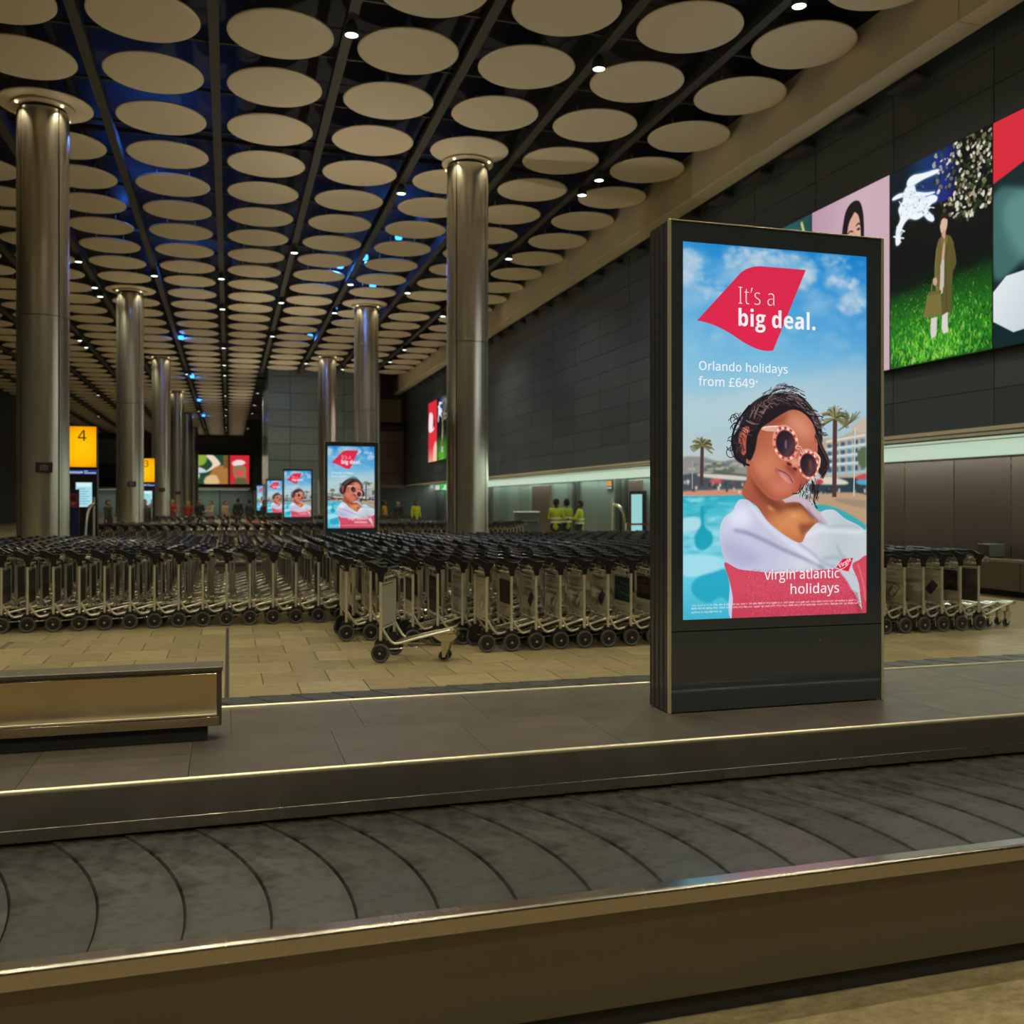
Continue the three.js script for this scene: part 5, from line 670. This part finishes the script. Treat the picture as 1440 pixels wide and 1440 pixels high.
const cloth = new Map(); const fabric = (r, g, b) => { const k = [r, g, b].join(); if (!cloth.has(k)) cloth.set(k, std({ color: col(r, g, b), roughness: 0.85 })); return cloth.get(k); };
const SKIN = [fabric(0.42, 0.25, 0.16), fabric(0.16, 0.085, 0.05)], HAIR = [fabric(0.02, 0.015, 0.012), fabric(0.1, 0.06, 0.03)], TAPE = std({ color: col(0.7, 0.7, 0.66), roughness: 0.4, side: THREE.DoubleSide });
function person(kind, x, D, turn, top, legs, label, skin = 0, vest = false, scale = 1) {
  const s = figureShapes(kind), o = thing('person', label, 'person', null, x, 0, -D, turn); o.scale.setScalar(scale);
  const b = mesh('body', s.body, SKIN[skin], o); mesh('jacket', s.top, fabric(...top), b); mesh('trousers', s.trousers, fabric(...legs), b); mesh('shoes', s.shoes, HAIR[0], b); mesh('hair', s.hair, HAIR[skin ? 0 : (x > 0 ? 0 : 1)], b); if (vest) mesh('reflective_tape', s.vest, TAPE, b);
}
const DK = [0.025, 0.025, 0.03], YEL = [0.42, 0.5, 0.03];
person('folded', 10.72, 31.0, R(150), YEL, DK, 'staff member in a yellow vest with folded arms, leftmost of the three', 1, true);
person('folded', 11.38, 31.8, R(-160), [0.3, 0.34, 0.04], DK, 'staff member in a yellow vest standing in the middle of the three', 1, true);
person('lean', 11.5, 30.8, R(-120), YEL, DK, 'staff member in a bright yellow vest leaning forward, rightmost of the three', 1, true, 0.97);
person('stand', 9.47, 50, R(20), [0.5, 0.55, 0.02], DK, 'person in a bright yellow top standing before the green glass wall', 1);
person('walk', 7.5, 48, R(70), [0.6, 0.25, 0.03], [0.4, 0.33, 0.24], 'person in an orange top and pale trousers right of the second pillar', 1);
person('stand', 8.87, 52, R(-30), DK, DK, 'person in dark clothes between the orange and the yellow tops', 0);
person('walk', -5.14, 46, R(60), [0.05, 0.05, 0.03], DK, 'person in dark clothes walking between the first two left columns', 0);
person('stand', -3.25, 41.2, R(30), [0.03, 0.03, 0.04], DK, 'person in dark clothes beside the yellow number 3 totem', 0);
person('lean', -3.2, 60, R(40), [0.3, 0.02, 0.03], DK, 'person in a dark red jacket bending forward, leftmost of the far crowd', 0, false, 1.05);
person('stand', -2.3, 60.5, R(-20), [0.32, 0.04, 0.03], DK, 'person in a red top standing right of the bending red jacket', 0);
person('stand', -1.7, 61.5, R(10), DK, DK, 'tall person in black left of the pale top in the crowd', 0, false, 1.05);
person('lean', -1.0, 59, R(-50), [0.5, 0.4, 0.3], [0.3, 0.25, 0.2], 'person in a pale top bending over below the green advertisement', 0);
person('walk', -0.2, 60.5, R(40), [0.5, 0.33, 0.2], DK, 'person in an orange and cream top under the red advertisement', 0);
person('stand', 0.55, 61, R(170), DK, DK, 'tall person in black with back turned, right of the cream top', 0, false, 1.08);
person('stand', 1.25, 62, R(160), [0.05, 0.05, 0.05], DK, 'person in dark grey right of the tall black figure', 0, false, 1.04);
person('walk', 2.0, 59, R(-60), [0.06, 0.07, 0.07], DK, 'person in dark clothes beside the red low bench, left of the distant pillars', 0);
person('walk', 3.35, 56.2, R(-80), DK, DK, 'silhouetted person in black passing in front of the fourth pillar', 1);
{ const o = thing('red_suitcase', 'bright red suitcase lying low in the far crowd', 'suitcase', null, 1.55, 0, -57.6); mesh('shell', box(1.1, 0.5, 0.3, 0, 0.32, 0, 0.06, 3), std({ color: col(0.5, 0.03, 0.03), roughness: 0.4 }), o); mesh('wheels', merge([-0.4, 0.4].map((x) => new THREE.CylinderGeometry(0.04, 0.04, 0.24, 12).rotateX(Math.PI / 2).translate(x, 0.04, 0))), M.tyre, o); mesh('handle', bent([V(-0.12, 0.56, 0), V(-0.1, 0.62, 0), V(0.1, 0.62, 0), V(0.12, 0.56, 0)], 0.012, 12, 8), M.black, o); mesh('top_strap', box(1.0, 0.03, 0.31, 0, 0.45, 0), std({ color: col(0.2, 0.02, 0.02), roughness: 0.6 }), o); }

scene.traverse((o) => { if (o.isLight && !o.isRectAreaLight) o.castShadow = true; });
renderer.render(scene, camera);
